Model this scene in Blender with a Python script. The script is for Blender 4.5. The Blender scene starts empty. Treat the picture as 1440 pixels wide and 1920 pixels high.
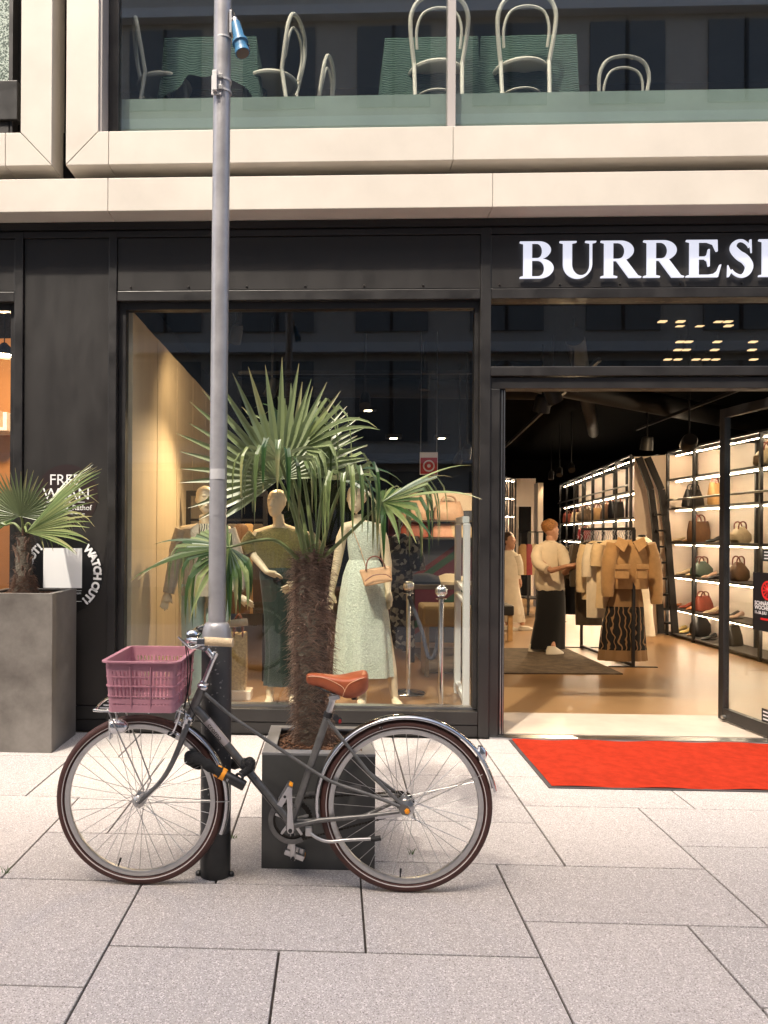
import bpy, bmesh, math, random
from mathutils import Vector, Matrix
random.seed(7)
S = bpy.context.scene
COL = S.collection
R = math.radians
# ------------------------------------------------------------------ camera
CAM_H, YAW, ROLL, FPX, PPX, PPY, IW, IH = 1.46, .041, .006, 1480., 568., 1000., 1440., 1920.
cam = bpy.data.cameras.new('camera'); camo = bpy.data.objects.new('camera', cam); COL.objects.link(camo)
cam.sensor_fit = 'VERTICAL'; cam.sensor_height = 36.; cam.sensor_width = 27.
cam.lens = 36. * FPX / IH
cam.shift_x = (IW / 2 - PPX) / IH; cam.shift_y = -(IH / 2 - PPY) / IH
cam.clip_start = .05; cam.clip_end = 500.
_r = Vector((math.cos(YAW), math.sin(YAW), 0)); _w = Vector((-math.sin(YAW), math.cos(YAW), 0)); _u = Vector((0, 0, 1))
_r, _u = (_r * math.cos(ROLL) + _u * math.sin(ROLL)), (_u * math.cos(ROLL) - _r * math.sin(ROLL))
camo.matrix_world = Matrix(((_r.x, _u.x, -_w.x, 0), (_r.y, _u.y, -_w.y, 0), (_r.z, _u.z, -_w.z, CAM_H), (0, 0, 0, 1)))
S.camera = camo
# ------------------------------------------------------------------ light
SUN_D = Vector((.27, .50, -.85)).normalized()          # direction in which sunlight travels
wd = bpy.data.worlds.new('World'); S.world = wd; wd.use_nodes = True
nt = wd.node_tree; sky = nt.nodes.new('ShaderNodeTexSky'); sky.sky_type = 'NISHITA'; sky.sun_disc = False
sky.sun_elevation = math.asin(-SUN_D.z); sky.sun_rotation = math.atan2(-SUN_D.x, -SUN_D.y)
sky.dust_density = 8.; sky.air_density = 1.; sky.ozone_density = .6
nt.links.new(sky.outputs[0], nt.nodes['Background'].inputs[0]); nt.nodes['Background'].inputs[1].default_value = .15
sl = bpy.data.lights.new('sun', 'SUN'); sl.energy = 1.75; sl.angle = R(1.7); sl.color = (1., .91, .78)
so = bpy.data.objects.new('sun', sl); COL.objects.link(so); so.rotation_euler = SUN_D.to_track_quat('-Z', 'Y').to_euler(); so.location = (-8, -12, 25)
S.view_settings.view_transform = 'Standard'; S.view_settings.look = 'None'; S.view_settings.gamma = 1.; S.view_settings.use_curve_mapping = False
S.view_settings.exposure = 1.32
S.render.engine = 'CYCLES'; S.cycles.use_denoising = True; S.cycles.max_bounces = 8; S.cycles.transparent_max_bounces = 12
S.cycles.diffuse_bounces = 4; S.cycles.glossy_bounces = 4; S.cycles.caustics_reflective = False; S.cycles.caustics_refractive = False
S.cycles.sample_clamp_indirect = 4.

def ray(px, py):
    return _w * FPX + _r * (px - PPX) - _u * (py - PPY)
def W(px, py, Y):            # point at depth Y seen in pixel (px, py)
    d = ray(px, py); t = Y / d.y
    return Vector((d.x * t, Y, CAM_H + d.z * t))
def G0(px, py, Z=0.):        # point at height Z seen in pixel (px, py)
    d = ray(px, py); t = (Z - CAM_H) / d.z
    return Vector((d.x * t, d.y * t, Z))

# ------------------------------------------------------------------ materials
MATS = {}
def mat(name, col, rough=.5, metal=0., var=.0, vs=8., bump=0., bs=60., emit=None, es=0., spec=.5, coat=0., stretch=None, rv=0., sheen=0., tint=None, trans=0.):
    m = bpy.data.materials.new(name); m.use_nodes = True; t = m.node_tree; N = t.nodes; L = t.links
    b = N['Principled BSDF']; b.inputs['Base Color'].default_value = (*col, 1); b.inputs['Roughness'].default_value = rough
    b.inputs['Metallic'].default_value = metal; b.inputs['Specular IOR Level'].default_value = spec; b.inputs['Coat Weight'].default_value = coat
    if sheen: b.inputs['Sheen Weight'].default_value = sheen
    if trans: b.inputs['Transmission Weight'].default_value = trans
    if emit: b.inputs['Emission Color'].default_value = (*emit, 1); b.inputs['Emission Strength'].default_value = es
    if var or bump or rv:
        tc = N.new('ShaderNodeTexCoord'); mp = N.new('ShaderNodeMapping'); L.new(tc.outputs['Object'], mp.inputs[0])
        if stretch: mp.inputs['Scale'].default_value = stretch
    if var or rv:
        n = N.new('ShaderNodeTexNoise'); n.inputs['Scale'].default_value = vs; n.inputs['Detail'].default_value = 6; n.inputs['Roughness'].default_value = .65
        L.new(mp.outputs[0], n.inputs['Vector'])
    if var:
        cr = N.new('ShaderNodeValToRGB'); lo = [c * (1 - var) for c in col]; hi = [min(1, c * (1 + var)) for c in (tint or col)]
        cr.color_ramp.elements[0].position = .3; cr.color_ramp.elements[1].position = .7
        cr.color_ramp.elements[0].color = (*lo, 1); cr.color_ramp.elements[1].color = (*hi, 1)
        L.new(n.outputs['Fac'], cr.inputs[0]); L.new(cr.outputs[0], b.inputs['Base Color'])
    if rv:
        mr = N.new('ShaderNodeMapRange'); mr.inputs['To Min'].default_value = max(0, rough - rv); mr.inputs['To Max'].default_value = min(1, rough + rv)
        mr.inputs['From Min'].default_value = .3; mr.inputs['From Max'].default_value = .7
        L.new(n.outputs['Fac'], mr.inputs[0]); L.new(mr.outputs[0], b.inputs['Roughness'])
    if bump:
        n2 = N.new('ShaderNodeTexNoise'); n2.inputs['Scale'].default_value = bs; n2.inputs['Detail'].default_value = 4
        L.new(mp.outputs[0], n2.inputs['Vector'])
        bp = N.new('ShaderNodeBump'); bp.inputs['Strength'].default_value = bump; bp.inputs['Distance'].default_value = .01
        L.new(n2.outputs['Fac'], bp.inputs['Height']); L.new(bp.outputs[0], b.inputs['Normal'])
    MATS[name] = m
    return m
def nodes(m): return m.node_tree.nodes, m.node_tree.links, m.node_tree.nodes['Principled BSDF']

def glass(name, tint, f0):
    m = bpy.data.materials.new(name); m.use_nodes = True; N = m.node_tree.nodes; L = m.node_tree.links
    N.remove(N['Principled BSDF']); o = N['Material Output']
    lw = N.new('ShaderNodeLayerWeight'); lw.inputs['Blend'].default_value = .5
    p = N.new('ShaderNodeMath'); p.operation = 'POWER'; p.inputs[1].default_value = 5.; L.new(lw.outputs['Facing'], p.inputs[0])
    a = N.new('ShaderNodeMath'); a.operation = 'MULTIPLY_ADD'; a.inputs[1].default_value = .9; a.inputs[2].default_value = f0; L.new(p.outputs[0], a.inputs[0])
    tr = N.new('ShaderNodeBsdfTransparent'); tr.inputs[0].default_value = (*tint, 1)
    gl = N.new('ShaderNodeBsdfGlossy'); gl.inputs['Roughness'].default_value = 0.; gl.inputs[0].default_value = (1, 1, 1, 1)
    mx = N.new('ShaderNodeMixShader'); L.new(a.outputs[0], mx.inputs[0]); L.new(tr.outputs[0], mx.inputs[1]); L.new(gl.outputs[0], mx.inputs[2])
    L.new(mx.outputs[0], o.inputs[0]); MATS[name] = m; return m
glass('glass', (.95, .97, .965), .04)
glass('upper_glass', (.94, .955, .94), .10)

# paving concrete: speckled, warm grey
m = mat('paving', (.45, .42, .40), .8)
N, L, b = nodes(m)
tc = N.new('ShaderNodeTexCoord'); oi = N.new('ShaderNodeObjectInfo')
def vor(scale, lo, hi, feat='F1'):
    v = N.new('ShaderNodeTexVoronoi'); v.inputs['Scale'].default_value = scale; L.new(tc.outputs['Object'], v.inputs['Vector'])
    sx = N.new('ShaderNodeSeparateColor'); L.new(v.outputs['Color'], sx.inputs[0])
    r = N.new('ShaderNodeMapRange'); r.inputs['From Min'].default_value = lo; r.inputs['From Max'].default_value = hi; L.new(sx.outputs[0], r.inputs[0]); return r
def noi(scale, det=5):
    n = N.new('ShaderNodeTexNoise'); n.inputs['Scale'].default_value = scale; n.inputs['Detail'].default_value = det; n.inputs['Roughness'].default_value = .7
    L.new(tc.outputs['Object'], n.inputs['Vector']); return n
def mixc(fac, a, bcol, blend='MIX'):
    x = N.new('ShaderNodeMix'); x.data_type = 'RGBA'; x.blend_type = blend
    if isinstance(fac, float): x.inputs[0].default_value = fac
    else: L.new(fac, x.inputs[0])
    for s, q in ((6, a), (7, bcol)):
        if isinstance(q, tuple): x.inputs[s].default_value = (*q, 1)
        else: L.new(q, x.inputs[s])
    return x.outputs[2]
big = noi(2.2, 6)
rb = N.new('ShaderNodeMapRange'); rb.inputs['From Min'].default_value = .3; rb.inputs['From Max'].default_value = .7; L.new(big.outputs[0], rb.inputs[0])
c0 = mixc(rb.outputs[0], (.425, .388, .368), (.505, .463, .438))
rr = N.new('ShaderNodeMapRange'); rr.inputs['To Min'].default_value = .0; rr.inputs['To Max'].default_value = 1.; L.new(oi.outputs['Random'], rr.inputs[0])
c0 = mixc(rr.outputs[0], c0, mixc(.9, c0, (.365, .342, .33)))
c1 = mixc(vor(240., .78, .84).outputs[0], c0, (.66, .62, .60))
c2 = mixc(vor(300., .86, .90).outputs[0], c1, (.20, .18, .17))
c3 = mixc(vor(520., .70, .95).outputs[0], c2, (.36, .325, .31))
st = noi(.9, 7); rs = N.new('ShaderNodeMapRange'); rs.inputs['From Min'].default_value = .55; rs.inputs['From Max'].default_value = .75; rs.inputs['To Max'].default_value = .28; L.new(st.outputs[0], rs.inputs[0])
c4 = mixc(rs.outputs[0], c3, (.24, .21, .19))
gv = N.new('ShaderNodeTexVoronoi'); gv.inputs['Scale'].default_value = 3.1; L.new(tc.outputs['Object'], gv.inputs['Vector'])
gr = N.new('ShaderNodeMapRange'); gr.inputs['From Min'].default_value = .035; gr.inputs['From Max'].default_value = .05; gr.inputs['To Min'].default_value = .45; gr.inputs['To Max'].default_value = 0.; L.new(gv.outputs['Distance'], gr.inputs[0])
c4 = mixc(gr.outputs[0], c4, (.20, .185, .18))
dm = noi(14., 6); dr_ = N.new('ShaderNodeMapRange'); dr_.inputs['From Min'].default_value = .58; dr_.inputs['From Max'].default_value = .72; dr_.inputs['To Max'].default_value = .3; L.new(dm.outputs[0], dr_.inputs[0])
c4 = mixc(dr_.outputs[0], c4, (.30, .27, .255))
L.new(c4, b.inputs['Base Color'])
bp = N.new('ShaderNodeBump'); bp.inputs['Strength'].default_value = .25; bp.inputs['Distance'].default_value = .004; L.new(noi(260., 3).outputs[0], bp.inputs['Height']); L.new(bp.outputs[0], b.inputs['Normal'])

mat('joint', (.055, .045, .038), .95, var=.5, vs=30., bump=.6, bs=200.)
mat('asphalt', (.10, .095, .09), .9, var=.3, vs=20.)
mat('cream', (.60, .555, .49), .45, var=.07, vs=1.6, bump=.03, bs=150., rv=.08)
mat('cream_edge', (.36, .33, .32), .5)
mat('black', (.014, .0125, .012), .42, var=.25, vs=5., rv=.12, bump=.02, bs=90., spec=.6)
mat('black_panel', (.016, .0138, .0125), .45, var=.08, vs=2.2, rv=.07, stretch=(3, 3, 1.), spec=.6)
mat('blackmetal', (.012, .011, .011), .4)
mat('bolt', (.05, .047, .045), .35, .6)
mat('alu', (.55, .54, .54), .3, 1.)
mat('chrome', (.72, .72, .73), .14, 1., rv=.06, vs=40.)
mat('steel', (.5, .49, .48), .28, 1., var=.15, vs=30.)
mat('rubber', (.012, .012, .012), .7)
mat('white', (.8, .8, .8), .5)
mat('dark_wall', (.010, .010, .011), .9, spec=.05)
mat('ceiling_black', (.003, .003, .003), .9, spec=.02)
mat('stone_light', (.62, .57, .50), .7, var=.1, vs=3.)
mat('stone_grey', (.30, .30, .31), .7, var=.1, vs=2.)
mat('opp_glass', (.16, .17, .17), .08, spec=.8)

# ------------------------------------------------------------------ mesh builder
ORG = {}
class B:
    def __init__(s): s.v = []; s.f = []; s.m = []; s.k = 0
    def add(s, vs, fs):
        o = len(s.v); s.v += [Vector(p) for p in vs]
        for f in fs: s.f.append([i + o for i in f]); s.m.append(s.k)
        return s
    def box(s, x0, x1, y0, y1, z0, z1):
        return s.add([(x, y, z) for z in (z0, z1) for y in (y0, y1) for x in (x0, x1)],
                     [(0, 2, 3, 1), (4, 5, 7, 6), (0, 1, 5, 4), (2, 6, 7, 3), (0, 4, 6, 2), (1, 3, 7, 5)])
    def obox(s, c, ax, ay, az):
        c = Vector(c); ax = Vector(ax); ay = Vector(ay); az = Vector(az)
        return s.add([c + ax * i + ay * j + az * k for k in (-1, 1) for j in (-1, 1) for i in (-1, 1)],
                     [(0, 2, 3, 1), (4, 5, 7, 6), (0, 1, 5, 4), (2, 6, 7, 3), (0, 4, 6, 2), (1, 3, 7, 5)])
    def bar(s, a, b, w, h, up=(0, 0, 1)):
        a = Vector(a); b = Vector(b); d = (b - a); u = Vector(up)
        if abs(d.normalized().dot(u)) > .99: u = Vector((0, 1, 0))
        r = d.cross(u).normalized(); u = r.cross(d).normalized()
        return s.obox((a + b) / 2, d / 2, r * w / 2, u * h / 2)
    def prism(s, poly, d):     # poly: 3d points, extruded by vector d
        n = len(poly); d = Vector(d); p = [Vector(q) for q in poly]
        return s.add(p + [q + d for q in p], [tuple(range(n))[::-1], tuple(range(n, 2 * n))] + [(i, (i + 1) % n, n + (i + 1) % n, n + i) for i in range(n)])
    def tube(s, path, r, n=10, caps=True, ry=None, up=None):
        P = [Vector(p) for p in path]; m = len(P)
        if not hasattr(r, '__len__'): r = [r] * m
        pu = None; rings = []
        for i in range(m):
            d = (P[min(i + 1, m - 1)] - P[max(i - 1, 0)]).normalized()
            if pu is None:
                u = Vector(up) if up else (Vector((0, 0, 1)) if abs(d.z) < .9 else Vector((0, 1, 0)))
            else: u = pu
            u = (u - d * u.dot(d)).normalized(); pu = u; w = d.cross(u)
            q = 1 if ry is None else (ry[i] / r[i] if hasattr(ry, '__len__') else ry / r[i])
            rings.append([P[i] + (w * math.cos(2 * math.pi * j / n) * q + u * math.sin(2 * math.pi * j / n)) * r[i] for j in range(n)])
        return s.rings(rings, caps)
    def rings(s, rings, caps=True, closed=False):
        n = len(rings[0]); m = len(rings); vs = [p for r_ in rings for p in r_]; fs = []
        for i in range(m - (0 if closed else 1)):
            i2 = (i + 1) % m
            for j in range(n): fs.append((i * n + j, i * n + (j + 1) % n, i2 * n + (j + 1) % n, i2 * n + j))
        if caps and not closed: fs += [tuple(range(n))[::-1], tuple(range((m - 1) * n, m * n))]
        return s.add(vs, fs)
    def cyl(s, a, b, r, r2=None, n=12): return s.tube([a, b], [r, r if r2 is None else r2], n)
    def lathe(s, prof, c, n=24, caps=True, axis=None, wob=None):
        c = Vector(c); rg = []
        if axis is None: X, Y, Z = Vector((1, 0, 0)), Vector((0, 1, 0)), Vector((0, 0, 1))
        else:
            Z = Vector(axis).normalized(); X = Z.orthogonal().normalized(); Y = Z.cross(X)
        for r, z in prof:
            rg.append([c + X * r * math.cos(2 * math.pi * j / n) + Y * r * math.sin(2 * math.pi * j / n) + Z * z for j in range(n)])
        return s.rings(rg, caps)
    def loft(s, rg, n=20, caps=True, fold=None):   # rings: (x, y, z, rx, ry[, rot])
        out = []
        for i, q in enumerate(rg):
            x, y, z, rx, ry = q[:5]; a = q[5] if len(q) > 5 else 0.; r_ = []
            for j in range(n):
                t = 2 * math.pi * j / n; k = 1. if fold is None else fold(i / (len(rg) - 1), t)
                u, w = rx * math.cos(t) * k, ry * math.sin(t) * k
                r_.append(Vector((x + u * math.cos(a) - w * math.sin(a), y + u * math.sin(a) + w * math.cos(a), z)))
            out.append(r_)
        return s.rings(out, caps)
    def ball(s, c, rx, ry=None, rz=None, n=12, m=8):
        ry = ry or rx; rz = rz or rx; c = Vector(c); rg = []
        for i in range(m + 1):
            p = math.pi * (i / m) ; p = min(max(p, .02), math.pi - .02)
            rg.append([c + Vector((rx * math.sin(p) * math.cos(2 * math.pi * j / n), ry * math.sin(p) * math.sin(2 * math.pi * j / n), -rz * math.cos(p))) for j in range(n)])
        return s.rings(rg)
    def ring(s, c, R_, r, axis=(0, 1, 0), n=48, k=8, a0=0., a1=2 * math.pi, rz=None, X=None):
        Z = Vector(axis).normalized(); X = Vector(X) if X else (Vector((1, 0, 0)) if abs(Z.x) < .9 else Vector((0, 1, 0))); X = (X - Z * X.dot(Z)).normalized(); Y = X.cross(Z) * -1; c = Vector(c)
        full = abs(a1 - a0 - 2 * math.pi) < 1e-4; rg = []; rz = rz or r
        for i in range(n if full else n + 1):
            a = a0 + (a1 - a0) * i / n; d = X * math.cos(a) + Y * math.sin(a)
            rg.append([c + d * (R_ + r * math.cos(2 * math.pi * j / k)) + Z * rz * math.sin(2 * math.pi * j / k) for j in range(k)])
        return s.rings(rg, True, full)
    def arcprof(s, c, prof, axis=(0, 1, 0), n=48, a0=0., a1=2 * math.pi, X=(1, 0, 0)):  # prof: (radius, offset along axis)
        Z = Vector(axis).normalized(); X = Vector(X); Y = X.cross(Z) * -1; c = Vector(c); full = abs(a1 - a0 - 2 * math.pi) < 1e-4
        rg = []
        for i in range(n if full else n + 1):
            a = a0 + (a1 - a0) * i / n; d = X * math.cos(a) + Y * math.sin(a)
            rg.append([c + d * q + Z * w for q, w in prof])
        return s.rings(rg, True, full)
    def obj(s, name, m, parent=None, smooth=40, bevel=0., loc=None, kind=None, label=None, cat=None, group=None, sub=0, thick=0.):
        me = bpy.data.meshes.new(name)
        org = ORG.get(parent.name, Vector()) if parent else (Vector(loc) if loc is not None else None)
        if org is None:
            xs = [p.x for p in s.v]; ys = [p.y for p in s.v]; zs = [p.z for p in s.v]
            org = Vector(((min(xs) + max(xs)) / 2, (min(ys) + max(ys)) / 2, min(zs)))
        me.from_pydata([p - org for p in s.v], [], s.f); me.validate()
        for x in (m if isinstance(m, (list, tuple)) else [m]): me.materials.append(MATS[x] if isinstance(x, str) else x)
        if len(me.materials) > 1 and len(s.m) == len(me.polygons): me.polygons.foreach_set('material_index', s.m)
        bm = bmesh.new(); bm.from_mesh(me); bmesh.ops.recalc_face_normals(bm, faces=bm.faces); bm.to_mesh(me); bm.free()
        if smooth:
            me.polygons.foreach_set('use_smooth', [True] * len(me.polygons)); me.set_sharp_from_angle(angle=R(smooth))
        o = bpy.data.objects.new(name, me); COL.objects.link(o)
        if parent: o.parent = parent
        else: o.location = org
        ORG[o.name] = org
        if bevel:
            md = o.modifiers.new('bevel', 'BEVEL'); md.width = bevel; md.segments = 2; md.limit_method = 'ANGLE'; md.angle_limit = R(40)
        if thick:
            md = o.modifiers.new('thick', 'SOLIDIFY'); md.thickness = thick; md.offset = 0
        if sub:
            md = o.modifiers.new('sub', 'SUBSURF'); md.levels = sub; md.render_levels = sub
        tag(o, label, cat, group, kind)
        return o
def tag(o, label=None, cat=None, group=None, kind=None):
    if label: o['label'] = label
    if cat: o['category'] = cat
    if group: o['group'] = group
    if kind: o['kind'] = kind
    return o
def thing(name, label, cat, loc=(0, 0, 0), group=None):
    o = bpy.data.objects.new(name, None); o.empty_display_size = .1; COL.objects.link(o); o.location = loc; ORG[o.name] = Vector(loc)
    return tag(o, label, cat, group)
def structure(name, loc=(0, 0, 0)):
    o = bpy.data.objects.new(name, None); o.empty_display_size = .1; COL.objects.link(o); o.location = loc; ORG[o.name] = Vector(loc); o['kind'] = 'structure'; return o
def share(o, name, parent, loc):        # another object with the same mesh
    c = bpy.data.objects.new(name, o.data); COL.objects.link(c); c.parent = parent
    c.location = Vector(loc) - ORG[parent.name]
    for md in o.modifiers:
        n = c.modifiers.new(md.name, md.type)
        for a in ('width', 'segments', 'limit_method', 'angle_limit'):
            if hasattr(md, a): setattr(n, a, getattr(md, a))
    return c
def bez(P, n=24):                        # Catmull-Rom through points
    P = [Vector(p) for p in P]; out = []; m = len(P)
    for i in range(m - 1):
        a, b_, c, d = P[max(i - 1, 0)], P[i], P[i + 1], P[min(i + 2, m - 1)]; k = max(2, n // (m - 1))
        for j in range(k):
            t = j / k
            out.append(.5 * ((2 * b_) + (c - a) * t + (2 * a - 5 * b_ + 4 * c - d) * t * t + (3 * b_ - a - 3 * c + d) * t ** 3))
    return out + [P[-1]]
def lerp(a, b_, t): return a + (b_ - a) * t
def interp(tab, t):
    for (t0, a), (t1, b_) in zip(tab, tab[1:]):
        if t <= t1: return a + (b_ - a) * (t - t0) / (t1 - t0)
    return tab[-1][1]
def curve_mesh(splines, extrude=0.):     # filled flat outline -> builder in local xy
    cu = bpy.data.curves.new('outline', 'CURVE'); cu.dimensions = '2D'; cu.fill_mode = 'BOTH'; cu.extrude = extrude
    for pts in splines:
        sp = cu.splines.new('POLY'); sp.points.add(len(pts) - 1); sp.use_cyclic_u = True
        for q, p in zip(sp.points, pts): q.co = (p[0], p[1], 0, 1)
    return _cm(cu)
def text_mesh(txt, size, extrude=0., align='LEFT', bold=0.):
    cu = bpy.data.curves.new('text', 'FONT'); cu.body = txt; cu.size = size; cu.extrude = extrude; cu.align_x = align; cu.offset = bold; cu.resolution_u = 3
    return _cm(cu)
def _cm(cu):
    o = bpy.data.objects.new('tmp', cu); COL.objects.link(o)
    dg = bpy.context.evaluated_depsgraph_get(); me = bpy.data.meshes.new_from_object(o.evaluated_get(dg))
    vs = [v.co.copy() for v in me.vertices]; fs = [tuple(p.vertices) for p in me.polygons]
    bpy.data.objects.remove(o); bpy.data.curves.remove(cu); bpy.data.meshes.remove(me)
    return vs, fs
def on_wall(vs, origin, ux=(1, 0, 0), uy=(0, 0, 1)):
    o = Vector(origin); ux = Vector(ux); uy = Vector(uy); un = ux.cross(uy)
    return [o + ux * v.x + uy * v.y + un * v.z for v in vs]
# ------------------------------------------------------------------ ground and paving
B().box(-60, 60, -60, 60, -.30, -.035).obj('ground', 'asphalt', kind='structure', smooth=0, loc=(0, 0, 0))
B().box(-9, 9, -6, 5.69, -.034, -.012).obj('pavement_bed', 'joint', kind='structure', smooth=0, loc=(0, 0, 0))
pav = structure('pavement')
KX, JY = .303, .257
def sx(k): return .115 + KX * k
def sy(j): return 2.76 + JY * j
known = [(-6, -3, -1, 2), (-6, -3, -4, -1), (-3, 0, 0, 2), (-3, -1, -3, 0), (-1, 2, -3, 0), (0, 2, 0, 3), (2, 5, 1, 3), (2, 4, -2, 1), (4, 7, -1, 1), (4, 7, -3, -1),
         (3, 5, 3, 6), (5, 8, 1, 4), (5, 8, 4, 6), (3, 6, 6, 8), (6, 9, 6, 8), (0, 3, 3, 5), (-2, 0, 2, 5), (-5, -2, 2, 4), (-8, -5, 2, 6), (-5, -4, 4, 6), (-4, -2, 4, 7),
         (-6, -4, 6, 9), (-9, -6, 6, 9), (-4, -2, 7, 9), (-2, 1, 5, 7), (1, 3, 5, 8), (-2, 1, 7, 10), (3, 6, 8, 10), (6, 8, 8, 11), (1, 3, 8, 11)]
occ = set(); slabs = []
for (a, b_, c, d) in known:
    for k in range(a, b_):
        for j in range(c, d): occ.add((k, j))
    slabs.append((a, b_, c, d))
KR, JR = range(-15, 17), range(-14, 11)
rs_ = random.Random(3)
for j in JR:
    for k in KR:
        if (k, j) in occ: continue
        w = rs_.choice((2, 3, 3)); h = rs_.choice((2, 3))
        ww = 0
        while ww < w and (k + ww, j) not in occ and k + ww <= KR[-1]: ww += 1
        hh = 1
        while hh < h and j + hh <= JR[-1] and all((k + i, j + hh) not in occ for i in range(ww)): hh += 1
        for i in range(ww):
            for q in range(hh): occ.add((k + i, j + q))
        slabs.append((k, k + ww, j, j + hh))
smesh = {}
for (a, b_, c, d) in slabs:
    key = (b_ - a, d - c); x0, x1, y0, y1 = sx(a), sx(b_), sy(c), sy(d); top = d >= JR[-1] + 1
    if top: y1 = 5.685; key = (b_ - a, d - c, c)
    g = .0042; cx, cy = (x0 + x1) / 2, (y0 + y1) / 2
    if key not in smesh:
        o = B().box(x0 + g, x1 - g, y0 + g, y1 - g, -.06, 0.).obj('slab', 'paving', pav, smooth=0, bevel=.003)
        for v in o.data.vertices: v.co -= Vector((cx, cy, 0))
        o.location = (cx, cy, rs_.uniform(-.0012, 0)); smesh[key] = o
    else:
        o = share(smesh[key], 'slab', pav, (cx, cy, rs_.uniform(-.0012, 0)))
    o.rotation_euler = (rs_.uniform(-.0008, .0008), rs_.uniform(-.0008, .0008), rs_.uniform(-.002, .002))

# ------------------------------------------------------------------ the shop building
FY = 5.70
bld = thing('shop_building', 'building with black shopfront below and cream metal window frames above', 'building', (0, 5.7, 0))
def part(b, name, m, parent=None, **k): return b.obj(name, m, parent or bld, **k)
X0, X1 = -6., 7.5
def bx(*a): return B().box(*a)
BV = .004
# black shopfront
POSTS = [(-2.365, -2.30), (-1.665, -1.605), (1.03, 1.105)]
for x0, x1 in POSTS: part(bx(x0, x1, FY, 5.86, .0, 3.66), 'post', 'black', smooth=0, bevel=BV)
part(bx(4.2, 4.28, FY, 5.86, 0, 3.66), 'post', 'black', smooth=0, bevel=BV)
part(bx(-2.298, -1.667, FY + .022, 5.84, .19, 3.615), 'wall_panel', 'black_panel', smooth=0, bevel=.003)
part(bx(-2.298, -1.667, FY + .005, 5.84, 3.62, 3.66), 'wall_panel', 'black', smooth=0, bevel=.002)
for x0, x1 in ((X0, -2.367), (-2.298, -1.667), (-1.603, 1.028)):
    part(bx(x0, x1, FY + .012, 5.86, .0, .088), 'plinth', 'black', smooth=0, bevel=.003)
    part(bx(x0, x1, FY + .004, 5.86, .092, .186), 'sill', 'black', smooth=0, bevel=BV)
part(bx(-1.603, 1.028, 5.79, 5.87, .1865, .20), 'sill', 'alu', smooth=0)
for x0, x1 in ((X0, -2.367), (-1.603, 1.028), (1.107, 4.198), (4.282, X1)):
    part(bx(x0, x1, FY + .006, 5.86, 3.15, 3.222), 'header', 'black', smooth=0, bevel=BV)
for x0, x1 in ((X0, -2.367), (-1.603, 1.064), (1.068, 4.0), (4.004, X1)):
    f = part(bx(x0, x1, FY + .014, 5.84, 3.227, 3.61), 'fascia_panel', 'black_panel', smooth=0, bevel=.003)
    x = x0 + .1 if x0 > -5 else -2.6
    while x < min(x1, 3.6):
        B().lathe([(.0, -.007), (.006, -.006), (.0085, -.001), (.0085, .004)], (x, FY + .012, 3.25), 10, axis=(0, 1, 0)).obj('bolt', 'bolt', f)
        x += .425
part(bx(X0, X1, FY + .004, 5.84, 3.614, 3.66), 'fascia_rail', 'black', smooth=0, bevel=.002)
part(bx(X0, X1, 5.68, 5.84, 3.664, 3.715), 'soffit_bar', 'blackmetal', smooth=0)
# inner window reveals
for x0, x1 in ((-1.603, -1.552), (1.0, 1.028)): part(bx(x0, x1, 5.76, 5.84, .20, 3.15), 'window_frame', 'black', smooth=0)
part(bx(-1.55, 1.0, 5.76, 5.84, 3.10, 3.149), 'window_frame', 'black', smooth=0)
part(bx(-1.552, 1.0, 5.795, 5.805, .20, 3.10), 'window_pane', 'glass', smooth=0)
part(bx(-4.2, -2.42, 5.795, 5.805, .187, 3.10), 'window_pane', 'glass', smooth=0)
part(bx(-2.418, -2.367, 5.77, 5.83, .187, 3.149), 'window_frame', 'black', smooth=0)
part(bx(-4.4, -2.42, 5.77, 5.83, 3.10, 3.149), 'window_frame', 'black', smooth=0)
part(bx(-4.4, -4.2, 5.7, 5.86, 0, 3.15), 'post', 'black', smooth=0)
# door surround and transom
part(bx(1.107, 4.198, FY + .004, 5.86, 2.597, 2.663), 'transom_bar', 'black', smooth=0, bevel=BV)
part(bx(1.107, 3.25, FY + .03, 5.86, 2.51, 2.590), 'door_head', 'black', smooth=0, bevel=BV)
part(bx(1.107, 1.178, FY + .03, 5.86, .0, 2.508), 'door_jamb', 'black', smooth=0, bevel=BV)
part(bx(1.182, 1.222, FY + .05, 5.90, .0, 2.508), 'door_jamb', 'blackmetal', smooth=0, bevel=.003)
part(bx(1.194, 1.199, FY + .046, FY + .0505, .02, 2.5), 'door_seal', 'steel', smooth=0)
part(bx(1.212, 1.216, FY + .046, FY + .0505, .02, 2.5), 'door_seal', 'steel', smooth=0)
part(bx(3.18, 3.25, FY + .03, 5.86, 0, 2.508), 'door_jamb', 'black', smooth=0, bevel=BV)
part(bx(3.252, 4.198, 5.795, 5.805, .1, 2.595), 'window_pane', 'glass', smooth=0)
part(bx(1.107, 4.198, 5.795, 5.805, 2.665, 3.149), 'transom_pane', 'glass', smooth=0)
part(bx(1.107, 3.25, FY - .02, 5.79, -.03, .012), 'threshold', 'alu', smooth=0, bevel=.003)
# cream lower cornice
for x0, x1 in ((X0, -1.6165), (-1.6135, 1.0715), (1.0745, X1)):
    P = [(x0, 5.50, 3.722), (x0, 5.50, 3.955), (x0, 5.82, 3.955), (x0, 5.82, 3.718)]
    part(B().prism(P, (x1 - x0, 0, 0)), 'cornice_panel', 'cream', smooth=0, bevel=.004)
part(bx(X0, X1, 5.74, 5.86, 3.716, 4.40), 'backing_wall', 'dark_wall', smooth=0)
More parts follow.
